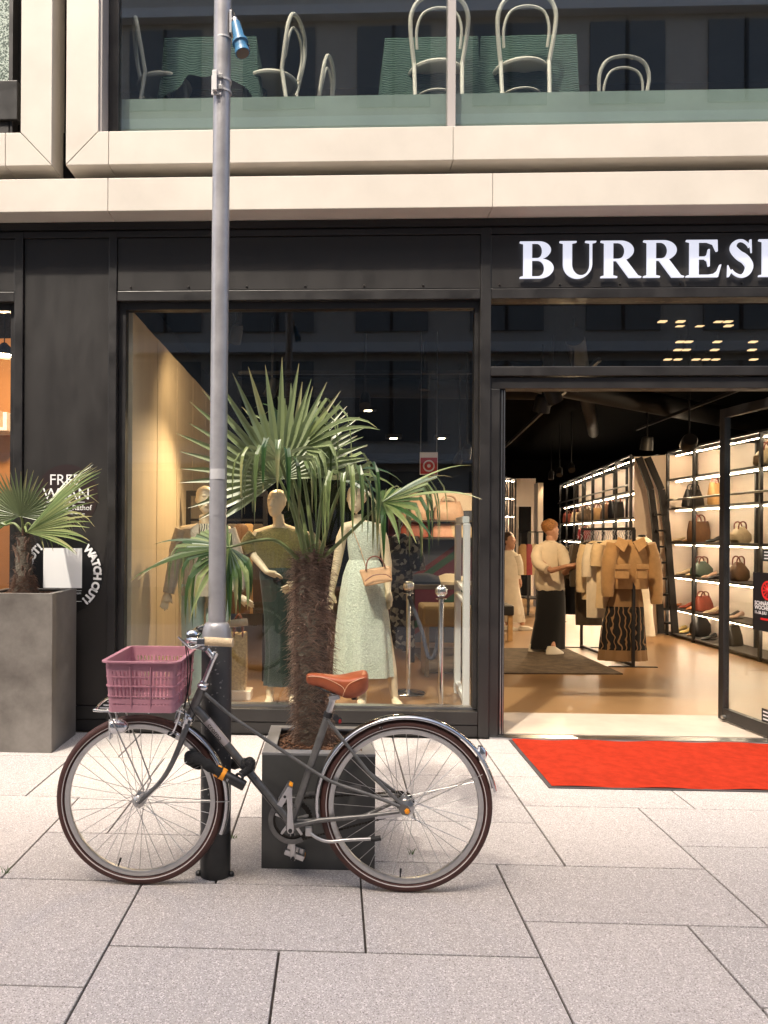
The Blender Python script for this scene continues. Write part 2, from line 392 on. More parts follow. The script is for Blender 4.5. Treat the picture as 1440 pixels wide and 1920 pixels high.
# cream upper frames: bottom members with mitred corners
FZ0, FZ1, FB = 4.05, 4.285, 5.79
def member(poly_xz, y0=5.50, y1=FB):
    part(B().prism([(x, y0, z) for x, z in poly_xz], (0, y1 - y0, 0)), 'frame_panel', 'cream', smooth=0, bevel=.004)
xo, xi = -1.918, -1.688
member([(xo, FZ0), (-1.6135, FZ0), (-1.6135, FZ1), (xi + .003, FZ1)])
member([(-1.6105, FZ0), (.798, FZ0), (.798, FZ1), (-1.6105, FZ1)])
member([(.801, FZ0), (4.5, FZ0), (4.5, FZ1), (.801, FZ1)])
member([(xo, FZ0 + .004), (xi, FZ1 + .003), (xi, 7.6), (xo, 7.6)])
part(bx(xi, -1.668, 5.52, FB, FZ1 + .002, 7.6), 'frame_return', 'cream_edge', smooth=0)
xo2, xi2 = -2.02, -2.243
member([(xo2, FZ0 + .004), (xo2, 7.6), (xi2, 7.6), (xi2, FZ1 + .003)])
member([(xo2, FZ0), (xi2 - .003, FZ1), (-2.35, FZ1), (-2.35, FZ0)])
member([(-2.353, FZ0), (-2.353, FZ1), (X0, FZ1), (X0, FZ0)])
part(bx(xo2, xo, 5.76, 5.80, 4.0, 7.6), 'gap_backing', 'dark_wall', smooth=0)
# upper glazing
part(bx(-1.666, -1.592, 5.67, 5.76, FZ1 + .003, 7.6), 'window_frame', 'black', smooth=0, bevel=.003)
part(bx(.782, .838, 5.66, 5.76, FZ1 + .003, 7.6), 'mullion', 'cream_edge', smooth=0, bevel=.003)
for x0, x1 in ((-1.59, .780), (.840, 4.5)):
    part(bx(x0, x1, 5.70, 5.71, FZ1 + .003, 7.6), 'upper_pane', 'upper_glass', smooth=0)
mat('spandrel', (.22, .29, .265), .35, var=.15, vs=1.5)
part(bx(-1.7, 4.5, 5.765, 5.80, FZ1, 4.655), 'spandrel', 'spandrel', smooth=0)
# upper left window: speckled panel above a black box
m = mat('speckle', (.1, .13, .11), .5)
N, L, b = nodes(m); tc = N.new('ShaderNodeTexCoord')
v1 = vor(110., .35, .8); L.new(mixc(v1.outputs[0], (.02, .05, .035), (.42, .5, .44)), b.inputs['Base Color'])
part(bx(-4., -2.375, 5.66, 5.68, 4.72, 7.6), 'patterned_panel', 'speckle', smooth=0)
part(bx(-2.373, -2.345, 5.60, 5.70, 4.29, 7.6), 'window_frame', 'black', smooth=0)
part(bx(-2.345, -2.244, 5.70, 5.79, 4.29, 7.6), 'window_reveal', 'blackmetal', smooth=0)
part(bx(-4., -2.30, 5.575, 5.66, 4.42, 4.70), 'window_box', 'black', smooth=0, bevel=.004)
part(bx(-4., -2.36, 5.60, 5.66, 4.29, 4.415), 'window_box', 'black_panel', smooth=0, bevel=.003)
# shells of both floors
mat('shop_floor', (.27, .155, .068), .30, var=.12, vs=1.1, rv=.03)
mat('wood_wall', (.60, .49, .33), .55, var=.08, vs=2., stretch=(3, 3, .3))
mat('plaster', (.72, .62, .52), .7, var=.04, vs=2.)
part(bx(-1.7, 12, 5.87, 22, -.1, .012), 'shop_floor', 'shop_floor', smooth=0)
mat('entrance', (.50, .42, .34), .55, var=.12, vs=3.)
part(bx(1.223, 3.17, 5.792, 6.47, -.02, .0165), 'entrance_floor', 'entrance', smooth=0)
part(bx(X0, 12, 5.87, 22, 3.5, 3.6), 'shop_ceiling', 'ceiling_black', smooth=0)
part(bx(X0, 12, 21.8, 22, 0, 3.5), 'shop_back_wall', 'dark_wall', smooth=0)
part(bx(10, 10.1, 5.87, 21.8, 0, 3.5), 'shop_side_wall', 'dark_wall', smooth=0)
for i in range(12):
    y0 = 5.88 + i * .42
    part(bx(-1.66, -1.53 - .004 * (i % 2), y0 + .002, y0 + .418, .012, 3.12), 'wood_board', 'wood_wall', smooth=0, bevel=.002)
part(bx(-1.70, -1.66, 5.88, 12., .012, 3.5), 'partition_wall', 'dark_wall', smooth=0)
part(bx(-5, 6, 5.80, 11, 4.60, 4.652), 'cafe_floor', 'dark_wall', smooth=0)
mat('cafe_wall', (.12, .095, .075), .6, var=.2, vs=1.)
part(bx(-5, 6, 10.9, 11, 4.65, 7.6), 'cafe_back_wall', 'cafe_wall', smooth=0)
part(bx(-5, 6, 5.7, 11, 7.6, 7.7), 'roof_slab', 'cream', smooth=0)
for x in (-4.9, 5.9): part(bx(x, x + .1, 5.80, 11, 4.65, 7.6), 'cafe_side_wall', 'cafe_wall', smooth=0)
# left neighbour interior
mat('orange_wall', (.62, .30, .12), .6, var=.08, vs=1.)
part(bx(-5.8, -1.72, 8.2, 8.3, 0, 3.5), 'neighbour_wall', 'orange_wall', smooth=0)
part(bx(-5.8, -1.72, 5.87, 8.2, -.1, .012), 'neighbour_floor', 'shop_floor', smooth=0)

# ------------------------------------------------------------------ stone building and added shade tower across the street (behind the viewer)
opp = thing('street_building', 'stone building across the street, seen mirrored in the shop windows', 'building', (0, -9, 0))
part(bx(-22, 22, -15, -9.3, 0, 17.), 'wall', 'stone_light', opp, smooth=0)
for i in range(14):
    for j in range(5):
        x = -20.5 + i * 3.; z = 1. + j * 2.9
        w_ = part(bx(x, x + 1.9, -9.3, -9.24, z, z + 2.1), 'window', 'opp_glass', opp, smooth=0)
        B().box(x + .9, x + .98, -9.25, -9.2, z, z + 2.1).obj('window_bar', 'black', w_, smooth=0)
for z in (3.3, 6.2, 9., 12., 14.9, 17.): part(bx(-22, 22, -9.3, -9.0, z, z + .25), 'string_course', 'white', opp, smooth=0)
tow = thing('shade_tower', 'unseen tower block added across the street to shade the near pavement', 'building', (-14, -17, 0))  # added out of view to block sun, leaving a lit band by the shopfront
EDGE_Y = 3.92
tz = (EDGE_Y + 16.) * .85 / .50
part(bx(-34, 3, -24, -16., 0, tz), 'wall', 'stone_grey', tow, smooth=0)
for j in range(10): part(bx(-33, 2, -16., -15.95, 2 + j * 3., 3.6 + j * 3.), 'window_band', 'opp_glass', tow, smooth=0)
# ------------------------------------------------------------------ lamp post
mat('plate_silver', (.55, .54, .54), .45, .3)
mat('post_paint', (.35, .34, .35), .36, .35, var=.12, vs=14., rv=.08, bump=.015, bs=80.)
m = mat('post_lower', (.045, .045, .047), .48, .2)
N, L, b = nodes(m); tc = N.new('ShaderNodeTexCoord'); v1 = vor(150., .955, .965); n1 = noi(6.)
r1 = N.new('ShaderNodeMapRange'); r1.inputs['From Min'].default_value = .5; r1.inputs['From Max'].default_value = .62; L.new(n1.outputs[0], r1.inputs[0])
mm = N.new('ShaderNodeMath'); mm.operation = 'MULTIPLY'; L.new(v1.outputs[0], mm.inputs[0]); L.new(r1.outputs[0], mm.inputs[1])
L.new(mixc(mm.outputs[0], (.050, .050, .052), (.42, .40, .38)), b.inputs['Base Color'])
mat('post_foot', (.012, .013, .013), .35, var=.3, vs=20.)
PX, PY = W(404, 1600, 3.36).x, 3.36
post = thing('lamp_post', 'grey round steel lamp post with thick base, bicycle chained to it', 'lamp post', (PX, PY, 0))
zc = W(404, 1206, PY).z; zt = W(406, 1166, PY).z; z0 = W(404, 1556, PY).z
lean = .012
B().lathe([(.0655, -.02), (.0655, 0), (.0655, z0)], (PX, PY, 0), 40).obj('post_foot', 'post_foot', post)
B().lathe([(.0645, z0), (.0645, zc - .005)], (PX, PY, 0), 40).obj('lower_tube', 'post_lower', post)
pr = [(.0645, zc - .005)] + [(.0385 + (.0645 - .0385) * math.cos(t) ** .8, zc + (zt - zc) * math.sin(t)) for t in [i * math.pi / 2 / 10 for i in range(10)]] + [(.038, zt), (.038, zt + .004)]
B().lathe(pr, (PX, PY, 0), 40).obj('collar', 'post_paint', post)
B().tube([(PX, PY, zt), (PX + lean, PY, 4.4)], .037, 40).obj('upper_tube', 'post_paint', post)
for a in (0, 1): B().lathe([(.0, 0), (.013, .0), (.013, .012), (.005, .02)], (PX + (-.07 if a else .07), PY - .012, 0), 8).obj('foot_bolt', 'post_foot', post)
def strap(z, r=.0385, h=.008, m='plate_silver'): return B().arcprof((PX + lean * (z - zt) / 2.5, PY, z), [(r - .002, 0), (r, 0), (r, h), (r - .002, h)], (0, 0, 1), 32).obj('strap', m, post)
zp = W(408, 899, PY).z; hp = W(408, 880, PY).z - zp
B().arcprof((PX + .003, PY, zp), [(.036, 0), (.039, 0), (.039, hp), (.036, hp)], (0, 0, 1), 20, R(215), R(325)).obj('number_plate', 'plate_silver', post)
zq = W(408, 967, PY).z; hq = W(408, 948, PY).z - zq
B().arcprof((PX + .002, PY, zq), [(.036, 0), (.0385, 0), (.0385, hq), (.036, hq)], (0, 0, 1), 12, R(245), R(295)).obj('embossed_plate', 'post_paint', post)
strap(W(408, 66, PY - .04).z)
zb = W(408, 178, PY - .04).z; zb2 = W(408, 136, PY - .04).z; xb = W(403, 150, PY - .05).x
strap(zb + .025); strap(zb + .072)
clamp = B().box(xb - .010, xb + .010, PY - .062, PY - .042, zb + .01, zb2).obj('mounting_bracket', 'plate_silver', post, smooth=0, bevel=.002)
B().box(xb - .016, xb + .026, PY - .043, PY - .036, zb, zb2 - .012).obj('bracket_plate', 'plate_silver', clamp, smooth=0, bevel=.001)
for dz in (.02, .068):
    B().box(xb + .014, xb + .032, PY - .05, PY - .041, zb + dz, zb + dz + .018).obj('bracket_nut', 'steel', clamp, smooth=0, bevel=.001)
# blue power connector hanging on the post
mat('plug_blue', (.03, .17, .33), .4, var=.12, vs=20.); mat('plug_grey', (.10, .085, .075), .6)
cp = W(452, 70, PY - .02); q = thing('power_connector', 'blue round power connector strapped to the top of the lamp post', 'connector', cp)
a = W(441, 40, PY - .02); e = W(455, 100, PY - .05); ax = (e - a).normalized(); Ln = (e - a).length
B().lathe([(.008, 0), (.019, .01), (.022, .05), (.025, .095), (.033, .10), (.034, .112), (.027, .116), (.026, Ln * .86), (.030, Ln * .88), (.031, Ln), (.026, Ln)], a, 20, axis=ax).obj('body', 'plug_blue', q)
B().lathe([(.0, -.003), (.0275, -.002), (.0275, .002), (0, .004)], e, 20, axis=ax).obj('cap_face', 'plug_grey', q)
B().lathe([(.011, -.014), (.012, -.012), (.012, .004)], a, 14, axis=ax).obj('cable_gland', 'alu', q)
B().tube(bez([W(428, 14, PY), W(433, 18, PY), W(439, 26, PY), a], 12), .0045, 8).obj('cable', 'rubber', q)
B().box(W(425, 0, PY).x, W(430, 0, PY).x, PY - .012, PY + .008, W(425, 22, PY).z, W(425, 11, PY).z).obj('cable_clip', 'white', q, smooth=0, bevel=.002)
hz = W(436, 60, PY)
B().box(hz.x - .010, hz.x + .001, PY - .03, PY + .01, W(0, 78, PY).z, W(0, 36, PY).z).obj('holder', 'alu', q, smooth=0, bevel=.002)
hk = W(467, 85, PY - .03)
B().tube([e - ax * .04 + Vector((.026, 0, 0)), hk, e - ax * .01 + Vector((.03, 0, 0))], .004, 8).obj('latch', 'rubber', q)

# ------------------------------------------------------------------ planters
m = mat('planter_dark', (.060, .060, .058), .5, var=.25, vs=3., rv=.1, bump=.02, bs=40.)
mat('planter_brown', (.115, .100, .088), .55, var=.35, vs=2.6, rv=.12, bump=.03, bs=60., tint=(.14, .128, .115))
mat('planter_rim', (.20, .20, .205), .55, var=.15, vs=8.)
mat('soil', (.055, .028, .016), .95, var=.6, vs=60., bump=1., bs=120.)
def planter(x0, x1, y0, y1, h, m, rim, label, soil_z, t=.045):
    p = thing('planter', label, 'planter', ((x0 + x1) / 2, (y0 + y1) / 2, 0))
    for nm, a in (('side_panel', (x0, x1, y0, y0 + t, .0, h - .012)), ('side_panel', (x0, x1, y1 - t, y1, .0, h - .012)), ('side_panel', (x0, x0 + t, y0 + t, y1 - t, .0, h - .012)), ('side_panel', (x1 - t, x1, y0 + t, y1 - t, .0, h - .012))):
        B().box(*a).obj(nm, m, p, smooth=0, bevel=.0015)
    r = B(); o_ = [(x0 - .001, y0 - .001), (x1 + .001, y0 - .001), (x1 + .001, y1 + .001), (x0 - .001, y1 + .001)]; i_ = [(x0 + t + .01, y0 + t + .01), (x1 - t - .01, y0 + t + .01), (x1 - t - .01, y1 - t - .01), (x0 + t + .01, y1 - t - .01)]
    V = [(x, y, z) for z in (h - .012, h) for q_ in (o_, i_) for x, y in q_]
    F = []
    for k in range(4):
        n_ = (k + 1) % 4
        F += [(k, n_, 4 + n_, 4 + k), (8 + k, 8 + n_, 12 + n_, 12 + k), (k, n_, 8 + n_, 8 + k), (4 + k, 4 + n_, 12 + n_, 12 + k)]
    r.add(V, F).obj('rim', rim, p, smooth=0, bevel=.002)
    g = B(); n = 14; rr_ = random.Random(5)
    V = [(lerp(x0 + t, x1 - t, i / n), lerp(y0 + t, y1 - t, j / n), soil_z + rr_.uniform(-.008, .012)) for j in range(n + 1) for i in range(n + 1)]
    g.add(V, [(j * (n + 1) + i, j * (n + 1) + i + 1, (j + 1) * (n + 1) + i + 1, (j + 1) * (n + 1) + i) for j in range(n) for i in range(n)]).obj('soil', 'soil', p)
    mu = B()
    for _ in range(260):
        c = Vector((rr_.uniform(x0 + t + .01, x1 - t - .01), rr_.uniform(y0 + t + .01, y1 - t - .01), soil_z + .012)); a = rr_.uniform(0, 6.3); l = rr_.uniform(.006, .018)
        mu.obox(c, (l * math.cos(a), l * math.sin(a), rr_.uniform(-.3, .3) * l), (-.004 * math.sin(a), .004 * math.cos(a), 0), (0, 0, .002))
    mu.obj('bark_mulch', MATS['mulch'], p, smooth=0, kind='stuff')
    return p
mat('mulch', (.13, .06, .03), .9, var=.6, vs=40.)
A = G0(490, 1628); Ap = G0(703, 1636)
planter(A.x, Ap.x, A.y, A.y + .49, .505, 'planter_dark', 'planter_rim', 'dark grey cube planter holding the tall palm behind the bicycle', .475)
LX1, LY0 = -1.862, 5.135
planter(LX1 - .50, LX1, LY0, 5.62, 1.052, 'planter_brown', 'planter_brown', 'tall brownish grey planter with the small palm beside the black panel', 1.02, .035)

# ------------------------------------------------------------------ palms
def leafmat(name, lo, hi, under):
    m = mat(name, hi, .33, spec=.6); N, L, b = nodes(m)
    tc = N.new('ShaderNodeTexCoord'); n = N.new('ShaderNodeTexNoise'); n.inputs['Scale'].default_value = 9.; L.new(tc.outputs['Object'], n.inputs['Vector'])
    oi = N.new('ShaderNodeAttribute'); oi.attribute_name = 'tone'
    def mx(f, a, c):
        x = N.new('ShaderNodeMix'); x.data_type = 'RGBA'
        L.new(f, x.inputs[0])
        for s_, q_ in ((6, a), (7, c)):
            if isinstance(q_, tuple): x.inputs[s_].default_value = (*q_, 1)
            else: L.new(q_, x.inputs[s_])
        return x.outputs[2]
    sp = N.new('ShaderNodeSeparateColor'); L.new(oi.outputs['Color'], sp.inputs[0])
    c = mx(sp.outputs[0], lo, hi); gm = N.new('ShaderNodeNewGeometry')
    c = mx(gm.outputs['Backfacing'], c, under); c = mx(sp.outputs[1], c, (.42, .33, .16)); L.new(c, b.inputs['Base Color'])
    tl = N.new('ShaderNodeBsdfTranslucent'); L.new(c, tl.inputs[0]); ms = N.new('ShaderNodeMixShader'); ms.inputs[0].default_value = .22
    L.new(b.outputs[0], ms.inputs[1]); L.new(tl.outputs[0], ms.inputs[2]); L.new(ms.outputs[0], N['Material Output'].inputs[0])
leafmat('palm_leaf', (.026, .070, .018), (.26, .31, .12), (.22, .27, .13))
leafmat('palm_leaf_pale', (.12, .18, .06), (.30, .34, .14), (.16, .2, .1))
mat('petiole', (.16, .2, .07), .5, var=.2, vs=10.)
mat('fibre', (.16, .105, .078), .95, var=.5, vs=40.)
mat('fibre_hair', (.30, .20, .15), .9, var=.5, vs=30.)
mat('fibre_pale', (.40, .29, .23), .9, var=.3, vs=30.)
mat('fibre_base', (.10, .085, .065), .95, var=.5, vs=25., bump=1., bs=70.)
def frond(parent, base, hub, aim, nrm, L_, n=34, spread=118, droop=.35, w=.030, m='palm_leaf', seed=1, mid=None, split=.42, tipd=1., flat=.0, asym=1., bp_=.3, b0=.45, b1=.75, hang=1.1):
    rr_ = random.Random(seed); base, hub, aim, nrm = Vector(base), Vector(hub), Vector(aim).normalized(), Vector(nrm)
    r_ = aim.cross(nrm).normalized(); nrm = r_.cross(aim).normalized(); g = B(); tone = []
    K = 9
    for i in range(n):
        a = R(spread) * (2 * (i + .5) / n - 1) ; da = 2 * R(spread) / n
        ln = L_ * (1 - .33 * (abs(a) / R(120)) ** 1.5) * rr_.uniform(.93, 1.05)
        if a > 0: ln *= asym
        dr = droop * rr_.uniform(.55, 1.5); brk = rr_.random() < bp_ * tipd; bt = rr_.uniform(b0, b1)
        d = (aim * math.cos(a) + r_ * math.sin(a) + nrm * (.10 * math.cos(3 * a) + flat)).normalized()
        side = (r_ * math.cos(a) - aim * math.sin(a)); tn = rr_.random() ** 1.6; p = hub.copy(); dd = d.copy(); V = []; C = []; yel = rr_.random() < .12
        for k in range(K + 1):
            t = k / K
            wd_ = min(ln * t * math.tan(da / 2) * 1.05 + .0012, w / 2 * (1 if t < split else max(.0, 1 - ((t - split) / (1 - split)) ** 1.6)) + .0008)
            if t > split: wd_ = min(wd_, w / 2)
            nn = side.cross(dd).normalized(); fold = wd_ * (.75 if i % 2 else .55)
            V += [p - side * wd_ + nn * fold * .6, p - nn * fold * .4, p + side * wd_ + nn * fold * .6]
            C += [(tn, (.8 if t > .97 and rr_.random() < .6 else (.35 if yel and t > .6 else 0)))] * 3
            step = ln / K; sag = dr * t ** 1.6 * .5
            if brk and t > bt: sag += hang * tipd
            dd = (dd + Vector((0, 0, -1)) * sag).normalized(); p = p + dd * step
        F = []
        for k in range(K):
            q_ = 3 * k; F += [(q_, q_ + 1, q_ + 4, q_ + 3), (q_ + 1, q_ + 2, q_ + 5, q_ + 4)]
        g.add(V, F); tone += C
    me_o = g.obj('frond', m, parent, smooth=0)
    # the builder keeps vertex order
    at = me_o.data.color_attributes.new('tone', 'FLOAT_COLOR', 'POINT')
    for i, (x, y) in enumerate(tone): at.data[i].color = (x, y, 0, 1)
    md = mid if mid is not None else (base + hub) / 2 + Vector((0, 0, .04))
    B().tube(bez([base, md, hub], 12), [lerp(.011, .006, i / 12) for i in range(13)], 6).obj('petiole', 'petiole', me_o)
    return me_o
def hairs(parent, f, count, ln, seed, name='fibre', m='fibre_hair', up=0.):
    rr_ = random.Random(seed); g = B()
    for _ in range(count):
        t = rr_.random(); a = rr_.uniform(0, 2 * math.pi); c, r_ = f(t, a); rad = Vector((math.cos(a), math.sin(a), 0)); tan = Vector((-rad.y, rad.x, 0))
        sgn = rr_.choice((-1, 1)); l = ln * rr_.uniform(.5, 1.5); p = c + rad * (r_ - .004); d = (tan * sgn * rr_.uniform(.5, 1.3) + rad * rr_.uniform(.15, .8) + Vector((0, 0, rr_.uniform(-.7, .5) + up))).normalized(); P = []
        for k in range(4): P.append(p.copy()); p = p + d * l / 3; d = (d + Vector((0, 0, -.35)) - rad * .25 + tan * sgn * .2).normalized()
        w_ = rr_.uniform(.0009, .0022); V = []
        for k, q_ in enumerate(P): ww = w_ * (1 - k / 4); V += [q_ - Vector((0, 0, ww)) , q_ + Vector((0, 0, ww)) + rad * ww]
        g.add(V, [(2 * k, 2 * k + 1, 2 * k + 3, 2 * k + 2) for k in range(3)])
    return g.obj(name, m, parent, smooth=0, kind='stuff')
# tall palm
TX, TY = W(585, 1300, 3.68).x, 3.68
palm = thing('palm_tree', 'tall fan palm with shaggy brown trunk in the dark cube planter', 'palm tree', (TX, TY, .47))
ZT = W(580, 1040, TY).z; Z0 = .465
def tr_f(t, a):
    z = Z0 + (ZT - Z0) * t; px = interp([(0, 588), (.25, 584), (.6, 585), (.8, 580), (1, 582)], t); x = W(px, 1200, TY).x
    r_ = interp([(0, .066), (.12, .059), (.35, .066), (.55, .072), (.75, .066), (.85, .058), (1, .054)], t) * (1 + .06 * math.sin(5 * a + 17 * t) + .05 * math.sin(3 * a - 29 * t))
    return Vector((x, TY, z)), r_
g = B(); rg = []
for i in range(41):
    row = []
    for j in range(28):
        a = 2 * math.pi * j / 28; c, r_ = tr_f(i / 40, a); r_ *= 1 + random.uniform(-.06, .06); row.append(c + Vector((math.cos(a), math.sin(a), 0)) * r_)
    rg.append(row)
g.rings(rg).obj('trunk', 'fibre_base', palm)
hairs(palm, tr_f, 3600, .07, 1); hairs(palm, tr_f, 1500, .07, 21, m='fibre_pale')
hairs(palm, tr_f, 900, .10, 2, m='fibre')
hairs(palm, lambda t, a: (tr_f(.82 + .18 * t, a)[0], tr_f(.9, a)[1]), 500, .09, 5, m='fibre', up=.9)
def stubs(parent, f, n, seed, t0=.55, sc=1.):
    rr_ = random.Random(seed)
    for _ in range(n):
        t = rr_.uniform(t0, 1.); a = rr_.uniform(math.pi, 2 * math.pi); c, r_ = f(t, a); rad = Vector((math.cos(a), math.sin(a), 0)); p = c + rad * r_ * .85
        d = (rad * rr_.uniform(.2, .5) + Vector((0, 0, 1))).normalized(); l = rr_.uniform(.03, .08) * sc
        B().tube([p, p + d * l * .6, p + d * l + rad * .01], [.012 * sc, .009 * sc, .004 * sc], 5).obj('leaf_stub', 'fibre', parent)
stubs(palm, tr_f, 22, 4)
CT = Vector((TX - .01, TY, ZT))
def cb(dx, dy, dz=0.): return CT + Vector((dx, dy, dz - .03))
H = W(524, 898, 3.58); frond(palm, cb(-.02, -.03), H, (-.36, -.10, 1), (.05, -1, .22), .54, 26, 108, .05, .034, seed=11, tipd=.2, split=.36)
H = W(545, 880, 3.72); frond(palm, cb(0, .02), H, (.30, .15, 1), (.1, -1, .15), .42, 18, 62, .12, .030, seed=12, tipd=.5, split=.35)
H = W(560, 842, 3.66); frond(palm, cb(.02, -.02), H, (.75, -.45, .75), (-.3, -.7, .7), .54, 17, 86, .5, .028, seed=13, bp_=.8, b0=.22, b1=.5, hang=1.5, split=.34)
H = W(524, 862, 3.50); frond(palm, cb(-.01, -.05), H, (-.25, -1, .35), (0, .1, 1), .46, 15, 112, .6, .026, seed=14, bp_=.85, b0=.18, b1=.42, hang=1.8, split=.34)
H = W(716, 942, 3.62); frond(palm, cb(.04, -.02), H, (1, -.12, .42), (-.35, -.35, 1), .52, 22, 96, .40, .026, seed=15, mid=W(655, 1000, 3.64), bp_=.8, b0=.28, b1=.55, hang=1.7, split=.36)
H = W(430, 1026, 3.52); frond(palm, cb(-.05, -.03), H, (-1, -.35, -.25), (-.2, -.65, .8), .46, 32, 112, .40, .028, seed=16, mid=W(512, 1012, 3.58), bp_=.75, b0=.3, b1=.55, hang=1.6, asym=.95, split=.36)
H = W(610, 890, 3.82); frond(palm, cb(.02, .04), H, (.5, .6, .5), (0, -.6, 1), .46, 15, 95, .60, .026, seed=17, bp_=.6, b0=.3, b1=.6, hang=1.4, split=.35)
H = W(645, 900, 3.58); frond(palm, cb(.04, -.04), H, (.35, -.75, .25), (0, 0, 1), .48, 13, 88, .6, .024, seed=18, bp_=.9, b0=.15, b1=.4, hang=1.8, split=.34)
# folded young spear
sp_ = B(); b0 = W(556, 1000, 3.66); 
for i in range(7):
    a = W(532 + i * 1.2, 800, 3.66); c = W(522 + i * 3, 722 + abs(i - 2) * 12, 3.66) + Vector((0, .01 * (i - 3), 0)); sp_.tube([b0, a, c], [.004, .007, .002], 5)
sp_.obj('young_spear', 'palm_leaf_pale', palm)
tn = palm.children[-1].data.color_attributes.new('tone', 'FLOAT_COLOR', 'POINT')
for d_ in tn.data: d_.color = (.6, 0, 0, 1)
# small palm in the tall planter
SX, SY = W(46, 1100, 5.36).x, 5.36
palm2 = thing('palm_tree', 'small fan palm with short hairy trunk in the tall left planter', 'palm tree', (SX, SY, 1.0))
def tr2(t, a):
    z = 1.0 + (W(46, 1000, SY).z - 1.0) * t; r_ = interp([(0, .088), (.15, .07), (.4, .055), (1, .045)], t) * (1 + .08 * math.sin(4 * a + 11 * t)); return Vector((SX - .01 * t, SY, z)), r_
g = B(); g.rings([[tr2(i / 14, 2 * math.pi * j / 20)[0] + Vector((math.cos(2 * math.pi * j / 20), math.sin(2 * math.pi * j / 20), 0)) * tr2(i / 14, 2 * math.pi * j / 20)[1] * random.uniform(.92, 1.06) for j in range(20)] for i in range(15)]).obj('trunk', 'fibre_base', palm2)
mat('fibre_red', (.22, .13, .09), .9, var=.4, vs=30.)
hairs(palm2, lambda t, a: tr2(t * .35, a), 1300, .05, 8, m='fibre_red'); hairs(palm2, tr2, 500, .05, 9, m='fibre')
stubs(palm2, tr2, 18, 6, .3, .9)
C2 = tr2(1., 0)[0]
H = W(38, 968, 5.25); frond(palm2, C2, H, (-.05, -.2, 1), (.0, -1, .2), .33, 32, 105, .05, .020, 'palm_leaf_pale', seed=21, tipd=.1)
H = W(50, 998, 5.22); frond(palm2, C2, H, (1, -.25, .62), (-.35, -.7, .6), .66, 30, 46, .22, .022, 'palm_leaf_pale', seed=22, tipd=.25)
H = W(58, 985, 5.36); frond(palm2, C2, H, (.9, .1, .35), (0, -.3, 1), .42, 24, 70, .75, .020, 'palm_leaf', seed=23, tipd=.8)
H = W(10, 985, 5.40); frond(palm2, C2, H, (-1, .1, .35), (0, -.5, 1), .45, 24, 90, .5, .020, 'palm_leaf', seed=24, tipd=.6)

# ------------------------------------------------------------------ red carpet
m = mat('red_carpet', (.42, .030, .010), .95, var=.13, vs=14., bump=.8, bs=500., tint=(.48, .036, .013), spec=.1)
mat('carpet_edge', (.06, .05, .05), .9)
rc = thing('carpet', 'bright red doormat carpet in front of the shop entrance', 'carpet', (2.3, 5.1, 0))
g = B(); n1, n2 = 60, 24; rr_ = random.Random(2)
cx0, cx1, cy0, cy1 = 1.258, 3.9, 4.615, 5.655
V = [(lerp(cx0, cx1, i / n1), lerp(cy0, cy1, j / n2), .010 + .004 * math.sin(i * .55 + 1.7 * math.sin(j * .3)) * (1 if j in (0, n2) else .35) + rr_.uniform(0, .0006)) for j in range(n2 + 1) for i in range(n1 + 1)]
g.add(V, [(j * (n1 + 1) + i, j * (n1 + 1) + i + 1, (j + 1) * (n1 + 1) + i + 1, (j + 1) * (n1 + 1) + i) for j in range(n2) for i in range(n1)])
g.obj('pile', 'red_carpet', rc)
B().box(cx0 - .022, cx1, cy0 - .018, cy1, .0015, .0065).obj('rubber_edge', 'carpet_edge', rc, smooth=0)

# ------------------------------------------------------------------ shop sign
def arc(cx, cy, rx, ry, a0, a1, n=16): return [(cx + rx * math.cos(R(a0 + (a1 - a0) * i / n)), cy + ry * math.sin(R(a0 + (a1 - a0) * i / n))) for i in range(n + 1)]
stem = [(0, 1), (0, .965), (.1, .94), (.1, .06), (0, .035)]
GL = {
 'B': [[(0, 0)] + arc(.55, .268, .40, .268, -90, 75) + arc(.53, .765, .34, .235, -75, 90) + stem, [(.34, .05)] + arc(.5, .268, .19, .218, -90, 90) + [(.34, .486)], [(.34, .545)] + arc(.48, .748, .15, .203, -90, 90) + [(.34, .951)]],
 'U': [[(0, 1), (0, .965), (.1, .94)] + arc(.505, .37, .405, .385, 180, 360) + [(.91, .94), (1.02, .965), (1.02, 1), (.72, 1), (.72, .965), (.845, .94)] + arc(.595, .37, .25, .30, 0, -180) + [(.345, .94), (.47, .965), (.47, 1)]],
 'R': [[(0, 0), (.46, 0), (.46, .035), (.345, .06), (.345, .46), (.44, .46), (.79, 0), (1.13, 0), (1.13, .03), (1.04, .055), (.70, .49)] + arc(.55, .735, .37, .265, -58, 90) + stem, [(.345, .51)] + arc(.48, .73, .19, .22, -90, 90) + [(.345, .95)]],
 'E': [[(0, 0), (.88, 0), (.97, .33), (.93, .33), (.86, .17), (.75, .085), (.6, .06), (.345, .06), (.345, .485), (.5, .485), (.58, .43), (.61, .29), (.65, .29), (.65, .75), (.61, .75), (.58, .61), (.5, .55), (.345, .55), (.345, .94), (.58, .94), (.74, .88), (.83, .69), (.87, .69), (.86, 1)] + stem],
 'I': [[(0, 0), (.44, 0), (.44, .035), (.34, .06), (.34, .94), (.44, .965), (.44, 1)] + stem]}
cs = bez([(.63, .66, 0), (.58, .85, 0), (.40, .975, 0), (.22, .92, 0), (.165, .77, 0), (.30, .60, 0), (.49, .47, 0), (.60, .29, 0), (.53, .10, 0), (.36, .022, 0), (.16, .12, 0), (.03, .33, 0)], 66)
ws = [interp([(0, .045), (.12, .05), (.2, .06), (.3, .13), (.38, .20), (.5, .245), (.62, .22), (.72, .17), (.82, .07), (.9, .055), (1, .045)], i / (len(cs) - 1)) for i in range(len(cs))]
Ls, Rs = [], []
